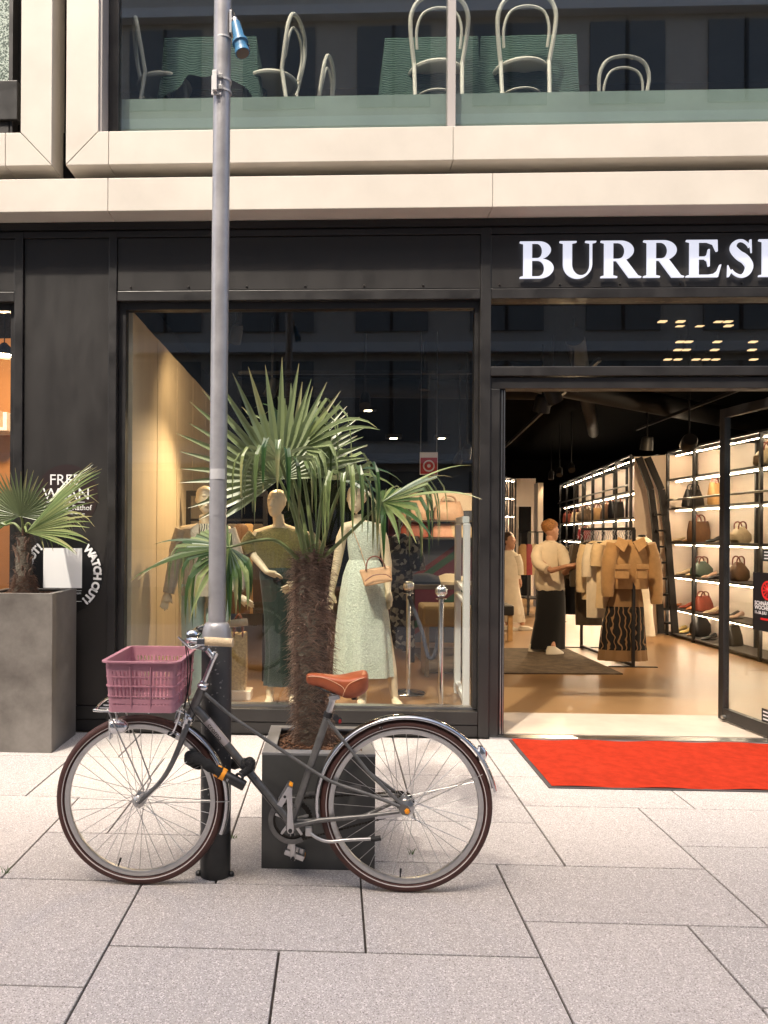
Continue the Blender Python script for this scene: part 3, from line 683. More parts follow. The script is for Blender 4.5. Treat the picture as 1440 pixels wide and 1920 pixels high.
for i, p in enumerate(cs):
    d = (cs[min(i + 1, len(cs) - 1)] - cs[max(0, i - 1)]).normalized(); nn = Vector((-d.y, d.x, 0)); Ls.append((p + nn * ws[i] / 2)[:2]); Rs.append((p - nn * ws[i] / 2)[:2])
GL['S'] = [[(.655, 1.0), (.615, 1.0)] + [Ls[0]][:0] + Rs[2:][:0] + Ls[4:] + [(.0, .0), (.04, .0)] + Rs[:-4][::-1] + [(.665, .64)]]
mat('sign_light', (.25, .25, .28), .4, emit=(.84, .86, 1.), es=.34)
mat('sign_side', (.5, .5, .52), .4)
SY_ = FY - .012
sign = thing('shop_sign', 'white backlit serif lettering on the black fascia above the entrance', 'sign', (2.2, FY, 3.3))
zb_ = 3.2865; hh_ = .262
for ch, px in zip('BURRESI', (974.5, 1049, 1126, 1206, 1286, 1363.5, 1422)):
    vs, fs = curve_mesh(GL[ch], .02); x = W(px, 500, SY_).x
    B().add(on_wall([Vector((v.x * hh_ * .955, v.y * hh_, v.z * .4)) for v in vs], (x, SY_ + .0, zb_)), fs).obj('letter', 'sign_light', sign, smooth=0)

# ------------------------------------------------------------------ stickers on the black panel
mat('sticker_brown', (.028, .018, .018), .35); mat('sticker_black', (.010, .010, .010), .3); mat('print_white', (.78, .78, .78), .5)
yS = FY + .0195
def disc(c, r_, t=.0012, n=48): return B().lathe([(0, 0), (r_, 0), (r_, t), (0, t)], c, n, axis=(0, 1, 0))
c1 = W(125, 930, yS); r1_ = .232
s1 = thing('sticker', 'round dark sticker reading FREE WLAN above the white square', 'sticker', c1)
disc(c1, r1_).obj('disc', 'sticker_brown', s1)
def flat_text(txt, px, py, size, parent, y, align='LEFT', bold=0., m='print_white', name='lettering'):
    vs, fs = text_mesh(txt, size, 0., align, bold); p = W(px, py, y); return B().add(on_wall(vs, p), fs).obj(name, m, parent, smooth=0)
flat_text('FREE', 92, 909, .112, s1, yS - .0012); flat_text('WLAN', 80, 936, .118, s1, yS - .0012); flat_text('#WLAN_Rathof', 80, 956, .054, s1, yS - .0012)
for py in (941, 963): B().box(W(80, py, yS).x, W(159, py, yS).x, yS - .0013, yS - .0008, W(100, py, yS).z - .003, W(100, py, yS).z + .001).obj('rule', 'print_white', s1, smooth=0)
c2 = W(117, 1076, yS); s2 = thing('sticker', 'round black sticker with curved WATCH OUT! lettering and white square', 'sticker', c2)
disc(c2, .302).obj('disc', 'sticker_black', s2)
qa, qb = W(81, 1102, yS), W(154, 1028, yS)
B().box(qa.x, qb.x, yS - .0014, yS - .0006, qa.z, qb.z).obj('white_square', 'print_white', s2, smooth=0)
flat_text('GmbH', 137, 1114, .022, s2, yS - .0013)
for py in (1107, 1127): B().box(W(100, py, yS).x, W(153, py, yS).x, yS - .0013, yS - .0008, W(100, py, yS).z - .002, W(100, py, yS).z + .001).obj('rule', 'print_white', s2, smooth=0)
def arc_text(txt, c, r_, a0, step, size, parent):
    g = B(); a = a0
    for ch in txt:
        wch = {'W': 1.25, 'I': .5, '!': .55, ' ': .55}.get(ch, 1.)
        a -= step * wch / 2
        if ch != ' ':
            vs, fs = text_mesh(ch, size, 0., 'CENTER', .004)
            ux = Vector((math.sin(R(a)), 0, -math.cos(R(a)))); uy = Vector((math.cos(R(a)), 0, math.sin(R(a))))
            g.add(on_wall(vs, Vector(c) + uy * r_, ux, uy), fs)
        a -= step * wch / 2
    g.obj('lettering', 'print_white', parent, smooth=0)
ct_ = Vector((c2.x, yS - .0013, c2.z))
arc_text('WATCH OUT!', ct_, .235, 47, 10.6, .078, s2); arc_text('WATCH OUT!', ct_, .235, 227, 10.6, .078, s2)
# small weeds growing in the joints
mat('weed', (.07, .13, .03), .6)
for px, py, h_, lb in ((12, 1637, .05, 'small green weed in the paving joint at far left'), (876, 0, 0, ''), (438, 1572, .04, 'tiny weed in the joint right of the lamp post'), (770, 1602, .05, 'thin grass blades in the joint seen through the rear wheel')):
    if not h_: continue
    p = G0(px, py); g = B(); rr_ = random.Random(px)
    for i in range(9):
        a = rr_.uniform(0, 6.3); d = Vector((math.cos(a) * .5, math.sin(a) * .3, 1)); l = h_ * rr_.uniform(.5, 1.1); s_ = Vector((.0015, 0, 0)); q0 = p + Vector((rr_.uniform(-.012, .012), 0, -.01))
        g.add([q0 - s_, q0 + s_, q0 + d * l * .6 + s_ * .8, q0 + d * l * .6 - s_ * .8, q0 + d * l + Vector((math.cos(a) * .01, 0, -.004))], [(0, 1, 2, 3), (3, 2, 4)])
    g.obj('weed', 'weed', smooth=0, label=lb, cat='weed')
# ------------------------------------------------------------------ bicycle
mat('frame_grey', (.135, .132, .127), .38, .5, var=.22, vs=35., rv=.12, coat=.3)
mat('tyre', (.055, .018, .013), .62, var=.2, vs=40., bump=.25, bs=220.)
mat('tyre_line', (.55, .5, .48), .5)
mat('rim', (.50, .49, .48), .32, .9, var=.08, vs=30.)
mat('saddle', (.33, .076, .025), .42, var=.24, vs=11., bump=.1, bs=220., rv=.08)
mat('stitch', (.62, .36, .2), .6)
mat('grip', (.62, .47, .29), .8, var=.12, vs=50., bump=.4, bs=160., stretch=(1, 1, 1))
mat('chain', (.03, .026, .022), .5, .6); mat('orange', (.80, .30, .012), .5); mat('lamp_glass', (.6, .6, .6), .1, .2); mat('red_lens', (.25, .01, .01), .25)
mat('label_grey', (.42, .37, .36), .45, .3); mat('dark_plastic', (.014, .014, .015), .5)
BY = 3.25
def bp(px, py, off=0.): return W(px, py, BY + off)
bike = thing('bicycle', 'grey city bicycle with brown tyres, tan saddle and cork grips chained to post', 'bicycle', (bp(510, 1650).x, BY, 0))
RT = .351
FH = Vector((bp(263, 1497).x, BY, RT)); RH = Vector((bp(760, 1520).x, BY - .012, RT))
def wheel(c, name, rear):
    rim = B().arcprof(c, [(.2935, -.005), (.295, -.009), (.303, -.0115), (.314, -.0115), (.316, -.009), (.311, 0), (.316, .009), (.314, .0115), (.303, .0115), (.295, .009), (.2935, .005)], n=96).obj('wheel', 'rim', bike)
    rim['label'] = name
    prof = [(.333 + .0185 * math.cos(t), .0175 * math.sin(t)) for t in [2 * math.pi * i / 14 for i in range(14)]]
    B().arcprof(c, prof, n=96).obj('tyre', 'tyre', rim)
    for s in (-1, 1): B().arcprof(c, [(.3235, s * .0152), (.3262, s * .0166), (.3268, s * .0172), (.3232, s * .0160)], n=96).obj('reflective_band', 'tyre_line', rim)
    hr = .026 if rear else .019
    B().lathe([(.006, -.055), (.008, -.055), (.008, -.042), (.013, -.04), (hr + .006, -.031), (hr + .006, -.027), (hr - .006, -.022), (hr - .006, .022), (hr + .006, .027), (hr + .006, .031), (.013, .04), (.008, .042), (.008, .055), (.006, .055)], c, 24, axis=(0, 1, 0)).obj('hub', 'steel', rim)
    n = 36
    for i in range(n):
        s = -1 if i % 2 else 1; a = 2 * math.pi * i / n; k = (i // 2) % 2 * 2 - 1; ah = a + k * R(58 if not rear else 62); rh = hr + .003
        p0 = c + Vector((math.cos(ah) * rh, s * .029, math.sin(ah) * rh)); p1 = c + Vector((math.cos(a) * .295, s * .002, math.sin(a) * .295))
        B().cyl(p0, p1, .0013, n=5).obj('spoke', 'steel', rim)
    va = R(-94 if rear else -108); d = Vector((math.cos(va), 0, math.sin(va)))
    B().tube([c + d * .296, c + d * .278, c + d * .274, c + d * .258], [.003, .003, .0045, .0045], 8).obj('valve', 'dark_plastic', rim)
    return rim
wf = wheel(FH, 'front wheel with brown tyre', False); wr = wheel(RH, 'rear wheel with brown tyre', True)
# lettering on the rear tyre
def tyre_text(txt, c, r_, a0, size, parent):
    g = B(); a = a0
    for ch in txt:
        if ch != ' ':
            vs, fs = text_mesh(ch, size, 0., 'CENTER'); uy = Vector((math.cos(R(a)), 0, math.sin(R(a)))); ux = Vector((math.sin(R(a)), 0, -math.cos(R(a))))
            g.add(on_wall(vs, c + uy * r_ + Vector((0, -.0178, 0)), ux, uy), fs)
        a -= R(1) * 57.3 * size * .72 / r_ * 57.3 / 57.3
    g.obj('tyre_lettering', 'tyre_line', parent, smooth=0)
tyre_text('SCHWALBE  DELTA CRUISER', RH, .3315, 108, .0135, wr); tyre_text('DELTA CRUISER', FH, .3315, 58, .0135, wf)
mat('fender', (.55, .55, .56), .13, 1.)
fprof = [(.366 + .012 * math.cos(t) - .004, .026 * math.sin(t)) for t in [R(-100 + 200 * i / 10) for i in range(11)]]
fprof = fprof + [(r_ - .0025, w_ * .96) for r_, w_ in fprof[::-1]]
fr = B().arcprof(RH, fprof, n=64, a0=R(-190), a1=R(-11)).obj('rear_mudguard', 'fender', bike)
ff = B().arcprof(FH, fprof, n=40, a0=R(-66), a1=R(21)).obj('front_mudguard', 'fender', bike)
# stays of the mudguards
for s in (-1, 1):
    B().tube([RH + Vector((0, s * .045, 0)), bp(905, 1452, s * .028 - .012)], .0018, 6).obj('mudguard_stay', 'steel', fr)
    B().tube([FH + Vector((.012, s * .045, .0)), bp(430, 1503, s * .028)], .0018, 6).obj('mudguard_stay', 'steel', ff)
# frame tubes
hb, ht = bp(354.5, 1346), bp(380, 1288); BBp = bp(546, 1545); ST = bp(613, 1346)
frame = B().cyl(hb, ht, .0185, n=20).obj('frame', 'frame_grey', bike)
def ftube(path, r_, name='frame_tube', n=14): return B().tube(path, r_, n).obj(name, 'frame_grey', frame)
ftube([lerp(hb, ht, .38), bp(378, 1339), bp(430, 1402), bp(490, 1476), BBp], .0175)
ftube([BBp, ST], .0155)
B().lathe([(.021, -.036), (.021, .036)], BBp, 20, axis=(0, 1, 0)).obj('bottom_bracket', 'frame_grey', frame)
for s in (-1, 1):
    ftube(bez([bp(384, 1300, s * .012), bp(432, 1341, s * .016), bp(480, 1374, s * .018), bp(530, 1408, s * .02), bp(577, 1439, s * .024), bp(625, 1467, s * .042), bp(690, 1489, s * .058), RH + Vector((-.03, s * .062, .018))], 32), .0072)
    ftube([bp(614, 1350, s * .016), bp(640, 1383, s * .03), bp(690, 1447, s * .052), RH + Vector((-.022, s * .06, .024))], .0072)
    ftube([BBp + Vector((0, s * .03, 0)), bp(600, 1538, s * .038), bp(680, 1531, s * .055), RH + Vector((-.03, s * .062, -.004))], [.0105, .0105, .009, .007])
    B().prism([RH + Vector((x, s * .062 - .003, z)) for x, z in ((-.034, .006), (-.026, .03), (.004, .02), (.016, 0), (.004, -.016), (-.02, -.014))], (0, .006, 0)).obj('dropout', 'frame_grey', frame, smooth=0)
    B().lathe([(.011, -.004), (.011, .004), (.006, .005), (.006, .012)], RH + Vector((0, s * .068, 0)), 6, axis=(0, s, 0)).obj('axle_nut', 'orange' if s < 0 else 'steel', frame)
    B().lathe([(.010, -.004), (.010, .004), (.005, .005), (.005, .012)], FH + Vector((0, s * .06, 0)), 6, axis=(0, s, 0)).obj('axle_nut', 'steel', frame)
# fork
fk = B().cyl(bp(352, 1352), hb, .0185, n=16).obj('fork', 'frame_grey', bike)
for s in (-1, 1):
    B().tube(bez([bp(351, 1356, s * .022), bp(345, 1375, s * .042), bp(337, 1398, s * .046), bp(323, 1430, s * .05), bp(308, 1456, s * .053), bp(290, 1477, s * .055), FH + Vector((.006, s * .056, .004))], 24), [lerp(.0135, .008, i / 24) for i in range(25)], 12).obj('fork_blade', 'frame_grey', fk)
B().obox(bp(351, 1354), (.018, 0, -.004), (0, .036, 0), (.004, 0, .012)).obj('fork_crown', 'frame_grey', fk, smooth=0, bevel=.005)
hs = (ht - hb).normalized()
for p_, h_ in ((ht, .0), (hb, -.004)): B().lathe([(.0, -.006), (.0225, -.006), (.024, 0), (.0225, .008), (.019, .012), (.021, .018), (.019, .024), (0, .024)] if p_ is ht else [(.02, -.012), (.0235, -.008), (.0235, .004), (.0195, .008)], p_, 20, axis=hs).obj('headset', 'chrome', fk)
# label sleeve on the down tube
la, lb_ = bp(387.5, 1350.5), bp(424, 1395); ld = (lb_ - la).normalized()
sl_ = B().tube([la, lb_], .0186, 20).obj('down_tube_label', 'label_grey', frame)
vs, fs = text_mesh('cromo', .030, .0004); B().add(on_wall(vs, la + ld * .016 + Vector((0, -.0192, 0)) + ld.cross(Vector((0, -1, 0))) * .008, ld, -ld.cross(Vector((0, -1, 0))) * 1), fs).obj('lettering', 'dark_plastic', sl_, smooth=0)
# stem, handlebar
q0 = bp(381, 1283); q1 = bp(404, 1226); bc = bp(384, 1212)
stem_ = B().tube([q0, q1], .0112, 14).obj('stem', 'chrome', bike)
B().tube([q1 + Vector((0, 0, -.004)), bp(399, 1232), bc], [.012, .0115, .013], 12).obj('stem_extension', 'chrome', stem_)
B().lathe([(.0, -.010), (.0135, -.008), (.0135, .006), (.006, .010), (0, .011)], q1, 12, axis=hs).obj('stem_bolt', 'chrome', stem_)
B().lathe([(.016, -.022), (.0175, -.02), (.0175, .02), (.016, .022)], bc, 16, axis=(0, 1, 0)).obj('bar_clamp', 'chrome', stem_)
NE = W(435, 1205, 2.985); NS = W(382, 1202, 3.0); FE = W(462, 1166, 3.52); FS = W(427, 1170, 3.505)
nb = bez([bc, W(370, 1213, 3.19), W(353, 1206, 3.11), W(352, 1200, 3.04), W(364, 1200.5, 3.005), NS], 30)
fb = bez([bc, W(372, 1203, 3.31), W(363, 1190, 3.39), W(367, 1182, 3.46), W(382, 1175, 3.50), W(405, 1172, 3.505), FS], 30)
hbar = B().tube(nb[::-1] + fb[1:], .0111, 12).obj('handlebar', 'chrome', bike)
for a, e in ((NS, NE), (FS, FE)):
    d = (e - a); n = 26; rad = [.0165 + .0006 * (i % 2) for i in range(n)]; rad[0] = .014; rad[-1] = .0155
    gp = B().tube([a + d * (i / (n - 1)) for i in range(n)], rad, 16).obj('grip', 'grip', hbar)
    B().lathe([(.016, -.002), (.0172, 0), (.0172, .004), (.012, .006), (0, .006)], e, 16, axis=d).obj('grip_end', 'grip', gp)
# brake levers, bell, cables
for s, a in ((0, NS), (1, FS)):
    Y0 = 2.99 if not s else 3.5; px0, py0 = (377, 1203) if not s else (420, 1172)
    lv = B().obox(W(px0, py0, Y0), (.016, 0, 0), (0, .012, 0), (0, 0, .014)).obj('brake_lever', 'chrome', hbar, smooth=0, bevel=.005)
    pts = [W(px0 - 2, py0 + 6, Y0), W(px0 - 18, py0 + 12, Y0 - .01), W(px0 - 30, py0 + 3, Y0 - .012), W(px0 - 43, py0 - 9, Y0 - .012)] if not s else [W(px0 - 2, py0 + 5, Y0), W(px0 - 16, py0 + 7, Y0), W(px0 - 36, py0 + 2, Y0)]
    B().tube(bez(pts, 12), [lerp(.006, .0038, i / 12) for i in range(13)], 8).obj('lever_blade', 'chrome', lv)
bl = W(361, 1190, 3.06)
be = B().lathe([(.026, 0), (.0255, .006), (.021, .014), (.012, .019), (.0, .021)], bl, 20).obj('bell', 'chrome', hbar)
B().lathe([(.024, -.006), (.0255, -.002), (.0255, 0)], bl, 20).obj('bell_base', 'dark_plastic', be)
B().cyl(bl + Vector((0, 0, -.02)), bl, .006, n=8).obj('bell_post', 'chrome', be)
B().ball(W(379, 1181, 3.42), .020, .02, .014).obj('bell_thumb', 'dark_plastic', be)
cab = [[W(347, 1203, 3.0), W(355, 1232, 3.05), W(356, 1275, 3.12), W(349, 1310, 3.19), W(345, 1345, 3.22)], [W(347, 1203, 3.0), W(352, 1250, 3.1), W(352, 1300, 3.2), W(362, 1335, 3.22), W(400, 1378, 3.225), W(470, 1460, 3.225), W(530, 1535, 3.225)], [W(386, 1178, 3.48), W(360, 1215, 3.4), W(356, 1270, 3.3), W(344, 1330, 3.26)]]
for c_ in cab: B().tube(bez(c_, 30), .0022, 6).obj('brake_cable', 'rubber', hbar)
# front brake
br = B().obox(bp(349, 1352, -.035), (.008, 0, .0), (0, .008, 0), (0, 0, .012)).obj('front_brake', 'chrome', bike, smooth=0, bevel=.003)
for pts in ([bp(349, 1340, -.04), bp(345, 1358, -.042), bp(340, 1380, -.036), bp(331, 1376, -.03)], [bp(338, 1330, -.03), bp(333, 1352, -.03), bp(325, 1372, -.02), bp(318, 1377, -.018)], [bp(336, 1325, .02), bp(330, 1345, .02), bp(326, 1370, .016)]):
    B().tube(bez(pts, 12), .005, 8).obj('brake_arm', 'chrome', br)
B().obox(bp(322, 1378, -.012), (.016, 0, -.008), (0, .006, 0), (.003, 0, .006)).obj('brake_pad', 'rubber', br, smooth=0, bevel=.002)
# front rack
rk_y0, rk_y1, rz_ = 3.12, 3.40, .745
rx0, rx1 = W(196, 1326, 3.25).x, W(334, 1330, 3.25).x
rack = B().tube(bez([(rx1, rk_y0, rz_), (rx0 + .02, rk_y0, rz_), (rx0, rk_y0 + .02, rz_ + .004), (rx0 - .006, BY, rz_ + .012), (rx0, rk_y1 - .02, rz_ + .004), (rx0 + .02, rk_y1, rz_), (rx1, rk_y1, rz_), (rx1 + .004, BY, rz_)], 48), .005, 8).obj('front_rack', 'chrome', bike)
for y in (3.17, 3.22, 3.28, 3.34): B().cyl((rx0 + .004, y, rz_ + .002), (rx1, y, rz_ + .002), .0035, n=6).obj('rack_rod', 'chrome', rack)
for x in (lerp(rx0, rx1, .3), lerp(rx0, rx1, .7)): B().cyl((x, rk_y0, rz_ - .005), (x, rk_y1, rz_ - .005), .0035, n=6).obj('rack_rod', 'chrome', rack)
for s in (-1, 1): B().tube([(W(208, 1340, 3.2).x, BY + s * .10, rz_), FH + Vector((.03, s * .062, .06)), FH + Vector((.008, s * .06, .012))], .0035, 8).obj('rack_strut', 'steel', rack)
for s in (-1, 1): B().tube([(rx1 - .02, BY + s * .04, rz_), bp(356, 1342, s * .02)], .0045, 8).obj('rack_strut', 'chrome', rack)
# headlamp
hl = bp(222, 1362, -.06)
hd = B().lathe([(0, -.028), (.030, -.028), (.0335, -.024), (.0335, -.012), (.031, .006), (.024, .026), (.012, .040), (0, .044)], hl, 24, axis=(1, 0, -.05)).obj('headlamp', 'chrome', bike)
B().lathe([(0, -.001), (.029, -.001), (.029, .002), (0, .004)], hl + Vector((-.029, 0, .002)), 24, axis=(1, 0, -.05)).obj('lamp_lens', 'lamp_glass', hd)
B().box(hl.x - .036, hl.x - .026, hl.y - .020, hl.y + .02, hl.z - .05, hl.z + .03).obj('lamp_reflector', 'lamp_glass', hd, smooth=0, bevel=.004)
B().tube([hl + Vector((0, 0, .02)), Vector((hl.x - .02, hl.y, rz_))], .004, 8).obj('lamp_bracket', 'steel', hd)
# saddle: lofted along its length
sx0, sx1 = bp(574, 1270).x, bp(691, 1275).x
sec = [(0., 1267, 1279, .010), (.03, 1263, 1284, .021), (.12, 1262, 1286, .026), (.28, 1264, 1290, .031), (.42, 1266, 1297, .042), (.55, 1267, 1304, .060), (.66, 1265, 1309, .076), (.80, 1261, 1306, .084), (.90, 1258, 1300, .082), (.97, 1258, 1294, .070), (1., 1264, 1287, .048)]
rg = []
for t, y0_, y1_, hw in sec:
    x = lerp(sx0, sx1, t); za, zb_s = bp(630, y0_).z, bp(630, y1_).z; row = []; hh = za - zb_s
    for j in range(20):
        a = 2 * math.pi * j / 20; cy_, cz_ = math.cos(a), math.sin(a); y_ = math.copysign(abs(cy_) ** .7, cy_) * hw
        z_ = za - .22 * hh + (abs(cz_) ** .8 * .22 * hh if cz_ > 0 else -abs(cz_) ** .5 * .78 * hh)
        row.append(Vector((x, BY + y_ * (1 if cz_ > -.3 else .93), z_)))
    rg.append(row)
sad = B().rings(rg).obj('saddle', 'saddle', bike, sub=1)
def seam(pts): B().tube(bez([Vector((lerp(sx0, sx1, t), BY - hw, bp(630, py).z)) for t, py, hw in pts], 24), .0012, 5).obj('stitching', 'stitch', sad)
seam([(.02, 1268, .021), (.15, 1267, .027), (.3, 1269, .033), (.45, 1275, .047), (.58, 1282, .066), (.62, 1290, .073)]); seam([(.58, 1303, .066), (.61, 1290, .073), (.68, 1276, .078), (.80, 1268, .083), (.92, 1263, .079)])
for s in (-1, 1): B().tube(bez([bp(588, 1283, s * .012), bp(612, 1296, s * .02), bp(640, 1302, s * .022), bp(668, 1302, s * .035), bp(680, 1294, s * .045)], 16), .0035, 6).obj('saddle_rail', 'dark_plastic', sad)
for s in (-1, 1): B().tube([bp(664, 1308, s * .03) + Vector((.010 * math.cos(i * .9), .010 * math.sin(i * .9), .004 * (i / 6 - 3) * .6)) for i in range(36)], .0028, 5).obj('saddle_spring', 'dark_plastic', sad)
B().cyl(ST + (ST - BBp).normalized() * -.01, bp(627, 1301), .0128, n=16).obj('seat_post', 'alu', bike)
sc = bp(615, 1340); sd = (ST - BBp).normalized()
B().lathe([(.0165, -.012), (.0185, -.010), (.0185, .010), (.0165, .012)], sc, 16, axis=sd).obj('seat_clamp', 'dark_plastic', bike)
B().obox(bp(627, 1307), (.022, 0, .006), (0, .018, 0), (-.003, 0, .011)).obj('saddle_clamp', 'alu', bike, smooth=0, bevel=.004)
B().obox(bp(632, 1347, -.01), (.013, 0, -.011), (0, .012, 0), (.008, 0, .010)).obj('post_lock', 'dark_plastic', bike, smooth=0, bevel=.005)
B().ball(bp(637, 1352, -.018), .008, .006, .012).obj('rear_reflector', 'red_lens', bike)
# drivetrain
CRY = .045
cr_c = BBp + Vector((0, CRY, 0))
prof = []
chr_ = B(); nT = 44; rg = []
for i in range(nT * 2):
    a = 2 * math.pi * i / (nT * 2); ro = .090 if i % 2 else .085; d = Vector((math.cos(a), 0, math.sin(a)))
    rg.append([cr_c + d * .068 + Vector((0, -.002, 0)), cr_c + d * ro + Vector((0, -.0015, 0)), cr_c + d * ro + Vector((0, .0015, 0)), cr_c + d * .068 + Vector((0, .002, 0))])
cring = chr_.rings(rg, False, True).obj('chainring', 'chain', bike, smooth=0)
for i in range(5):
    a = 2 * math.pi * i / 5 + .3; d = Vector((math.cos(a), 0, math.sin(a))); B().bar(cr_c + d * .012, cr_c + d * .074, .012, .004, (0, 1, 0)).obj('spider_arm', 'steel', cring, smooth=0, bevel=.001)
B().arcprof(cr_c + Vector((0, -.008, 0)), [(.078, 0), (.097, 0), (.099, .002), (.097, .004), (.078, .004)], n=40, a0=R(60), a1=R(300)).obj('chain_guard', 'frame_grey', cring)
cg = RH + Vector((0, CRY, 0))
B().lathe([(.018, -.002), (.041, -.002), (.041, .002), (.018, .002)], cg, 22, axis=(0, 1, 0)).obj('sprocket', 'chain', bike)
def chain_run(a, b_, parent):
    n = int((b_ - a).length / .0127); d = (b_ - a) / n; g = B()
    for i in range(n): g.obox(a + d * (i + .5), d * .48, (0, .0035 if i % 2 else .002, 0), d.cross(Vector((0, 1, 0))).normalized() * (.0042 if i % 2 else .0034))
    g.obj('chain', 'chain', parent, smooth=0)
dirc = (cg - cr_c).normalized(); up_ = Vector((0, 1, 0)).cross(dirc) * -1
if up_.z < 0: up_ = -up_
chain_run(cr_c + up_ * .089, cg + up_ * .043, bike); chain_run(cr_c - up_ * .089, cg - up_ * .043, bike)
B().obox(lerp(cr_c + up_ * .10, cg + up_ * .06, .32) + Vector((0, .012, 0)), (cg - cr_c) * .33, (0, .001, 0), up_ * .012).obj('chain_case', 'frame_grey', bike, smooth=0, bevel=.001)
cn = BBp + Vector((0, -.062, -.002)); cf = BBp + Vector((0, .068, 0)); cd = Vector((-.03, 0, 1)).normalized()
for c_, d_, s in ((cn, cd, -1), (cf, -cd, 1)):
    e_ = c_ + d_ * .168
    arm_ = B().tube([c_ - d_ * .012, c_, lerp(c_, e_, .5), e_, e_ + d_ * .010], [.010, .0145, .0105, .0115, .008], 10, ry=[.006, .008, .006, .006, .005], up=(1, 0, 0)).obj('crank_arm', 'alu', bike)
    B().lathe([(.0, -.003), (.0085, -.002), (.0085, .002), (0, .003)], (c_ if s < 0 else e_) + Vector((0, -.009, 0)), 16, axis=(0, 1, 0)).obj('crank_bolt', 'dark_plastic', arm_)
    pc = e_ + Vector((-.012 if s < 0 else .004, s * .062, 0)); t_ = R(60) if s < 0 else R(-20)
    u_ = Vector((math.cos(t_), 0, math.sin(t_))); n_ = Vector((-math.sin(t_), 0, math.cos(t_)))
    pd = B()
    for k in (-1, 1): pd.obox(pc + n_ * .0 + Vector((0, k * .036, 0)), u_ * .042, (0, .0025, 0), n_ * .011)
    for k in (-1, 1): pd.obox(pc + u_ * .040 * k, u_ * .003, (0, .036, 0), n_ * .010)
    for k in (-.4, 0, .4): pd.obox(pc + u_ * .04 * k, u_ * .0025, (0, .036, 0), n_ * .007)
    po = pd.obj('pedal', 'alu', bike, smooth=0, bevel=.001); B().cyl(e_, pc + Vector((0, s * .04, 0)), .006, n=8).obj('pedal_axle', 'dark_plastic', po)
    B().obox(pc + u_ * .044, u_ * .002, (0, .022, 0), n_ * .007).obj('pedal_reflector', 'orange', po, smooth=0)
# kickstand
ks = bp(579, 1560, -.05)
kk = B().tube(bez([ks, bp(596, 1572, -.06), bp(618, 1578, -.062), bp(650, 1575, -.06), bp(697, 1573, -.055)], 20), .0068, 10).obj('kickstand', 'steel', bike)
B().tube([bp(695, 1573, -.055), bp(703, 1573, -.055), bp(714, 1571, -.055)], [.009, .010, .0105], 10).obj('stand_foot', 'rubber', kk)
B().obox(bp(579, 1556, -.035), (.014, 0, 0), (0, .022, 0), (0, 0, .020)).obj('stand_bracket', 'steel', kk, smooth=0, bevel=.006)
# tensioner, tail lamp
B().bar(bp(708, 1533, -.068), bp(752, 1528, -.068), .004, .013, (0, 0, 1)).obj('torque_arm', 'alu', bike, smooth=0, bevel=.001)
tl_ = bp(903, 1411, -.012)
tlo = B().loft([(tl_.x - .004, tl_.y, tl_.z - .030, .012, .016), (tl_.x, tl_.y, tl_.z - .02, .020, .022), (tl_.x + .001, tl_.y, tl_.z + .012, .018, .022), (tl_.x - .006, tl_.y, tl_.z + .026, .010, .014)], 14).obj('tail_lamp', 'chrome', bike)
B().ball(tl_ + Vector((.014, 0, -.004)), .008, .016, .018).obj('tail_lens', 'red_lens', tlo)
B().lathe([(0, -.03), (.004, -.03), (.004, .03), (0, .03)], bp(913, 1437, -.012), 8, axis=(0, 1, 0)).obj('stay_clamp', 'chrome', fr)

# ------------------------------------------------------------------ pink crate on the rack
mat('crate_pink', (.42, .195, .24), .52, var=.13, vs=9., rv=.1, bump=.03, bs=90.)
cyn, cyf = 3.065, 3.475; cxl, cxr = W(196, 1240, cyn).x, W(331, 1245, cyn).x; cz0, cz1 = rz_ + .006, W(262, 1240, cyn).z
crate = thing('crate', 'dusty pink slatted plastic crate on the front rack of the bicycle', 'crate', ((cxl + cxr) / 2, (cyn + cyf) / 2, cz0))
def rrect(x0, x1, y0, y1, z, r_, n=5):
    out = []
    for cx_, cy_, a0 in ((x1 - r_, y1 - r_, 0), (x0 + r_, y1 - r_, 90), (x0 + r_, y0 + r_, 180), (x1 - r_, y0 + r_, 270)):
        for i in range(n + 1): a = R(a0 + 90 * i / n); out.append(Vector((cx_ + r_ * math.cos(a), cy_ + r_ * math.sin(a), z)))
    return out
tp = .012
def lvl(t): return (cxl + tp * (1 - t), cxr - tp * (1 - t), cyn + tp * (1 - t), cyf - tp * (1 - t))
def hoop(z, out, h, name):
    t = (z - cz0) / (cz1 - cz0); a = lvl(t)
    o = [(a[0] - out, a[1] + out, a[2] - out, a[3] + out)]; q_ = o[0]
    r1_, r2_ = rrect(*q_, z, .022 + out), rrect(*q_, z + h, .022 + out); i1, i2 = rrect(a[0] + .002, a[1] - .002, a[2] + .002, a[3] - .002, z, .020), rrect(a[0] + .002, a[1] - .002, a[2] + .002, a[3] - .002, z + h, .020)
    n = len(r1_); g = B(); V = r1_ + r2_ + i2 + i1; F = []
    for k in range(4):
        for j in range(n): F.append((k * n + j, k * n + (j + 1) % n, ((k + 1) % 4) * n + (j + 1) % n, ((k + 1) % 4) * n + j))
    return g.add(V, F).obj(name, 'crate_pink', crate, smooth=30)
Hc = cz1 - cz0
hoop(cz1 - .006, .016, .006, 'rim'); hoop(cz1 - .034, .0005, .028, 'collar_band'); hoop(cz0, .002, .030, 'base_band')
for f_ in (.50, .30, .68): hoop(cz0 + Hc * f_, .006 if f_ == .5 else .003, .005, 'rib')
for f_ in (.17, .80): hoop(cz0 + Hc * f_, .0005, .020 if f_ == .17 else .012, 'rib')
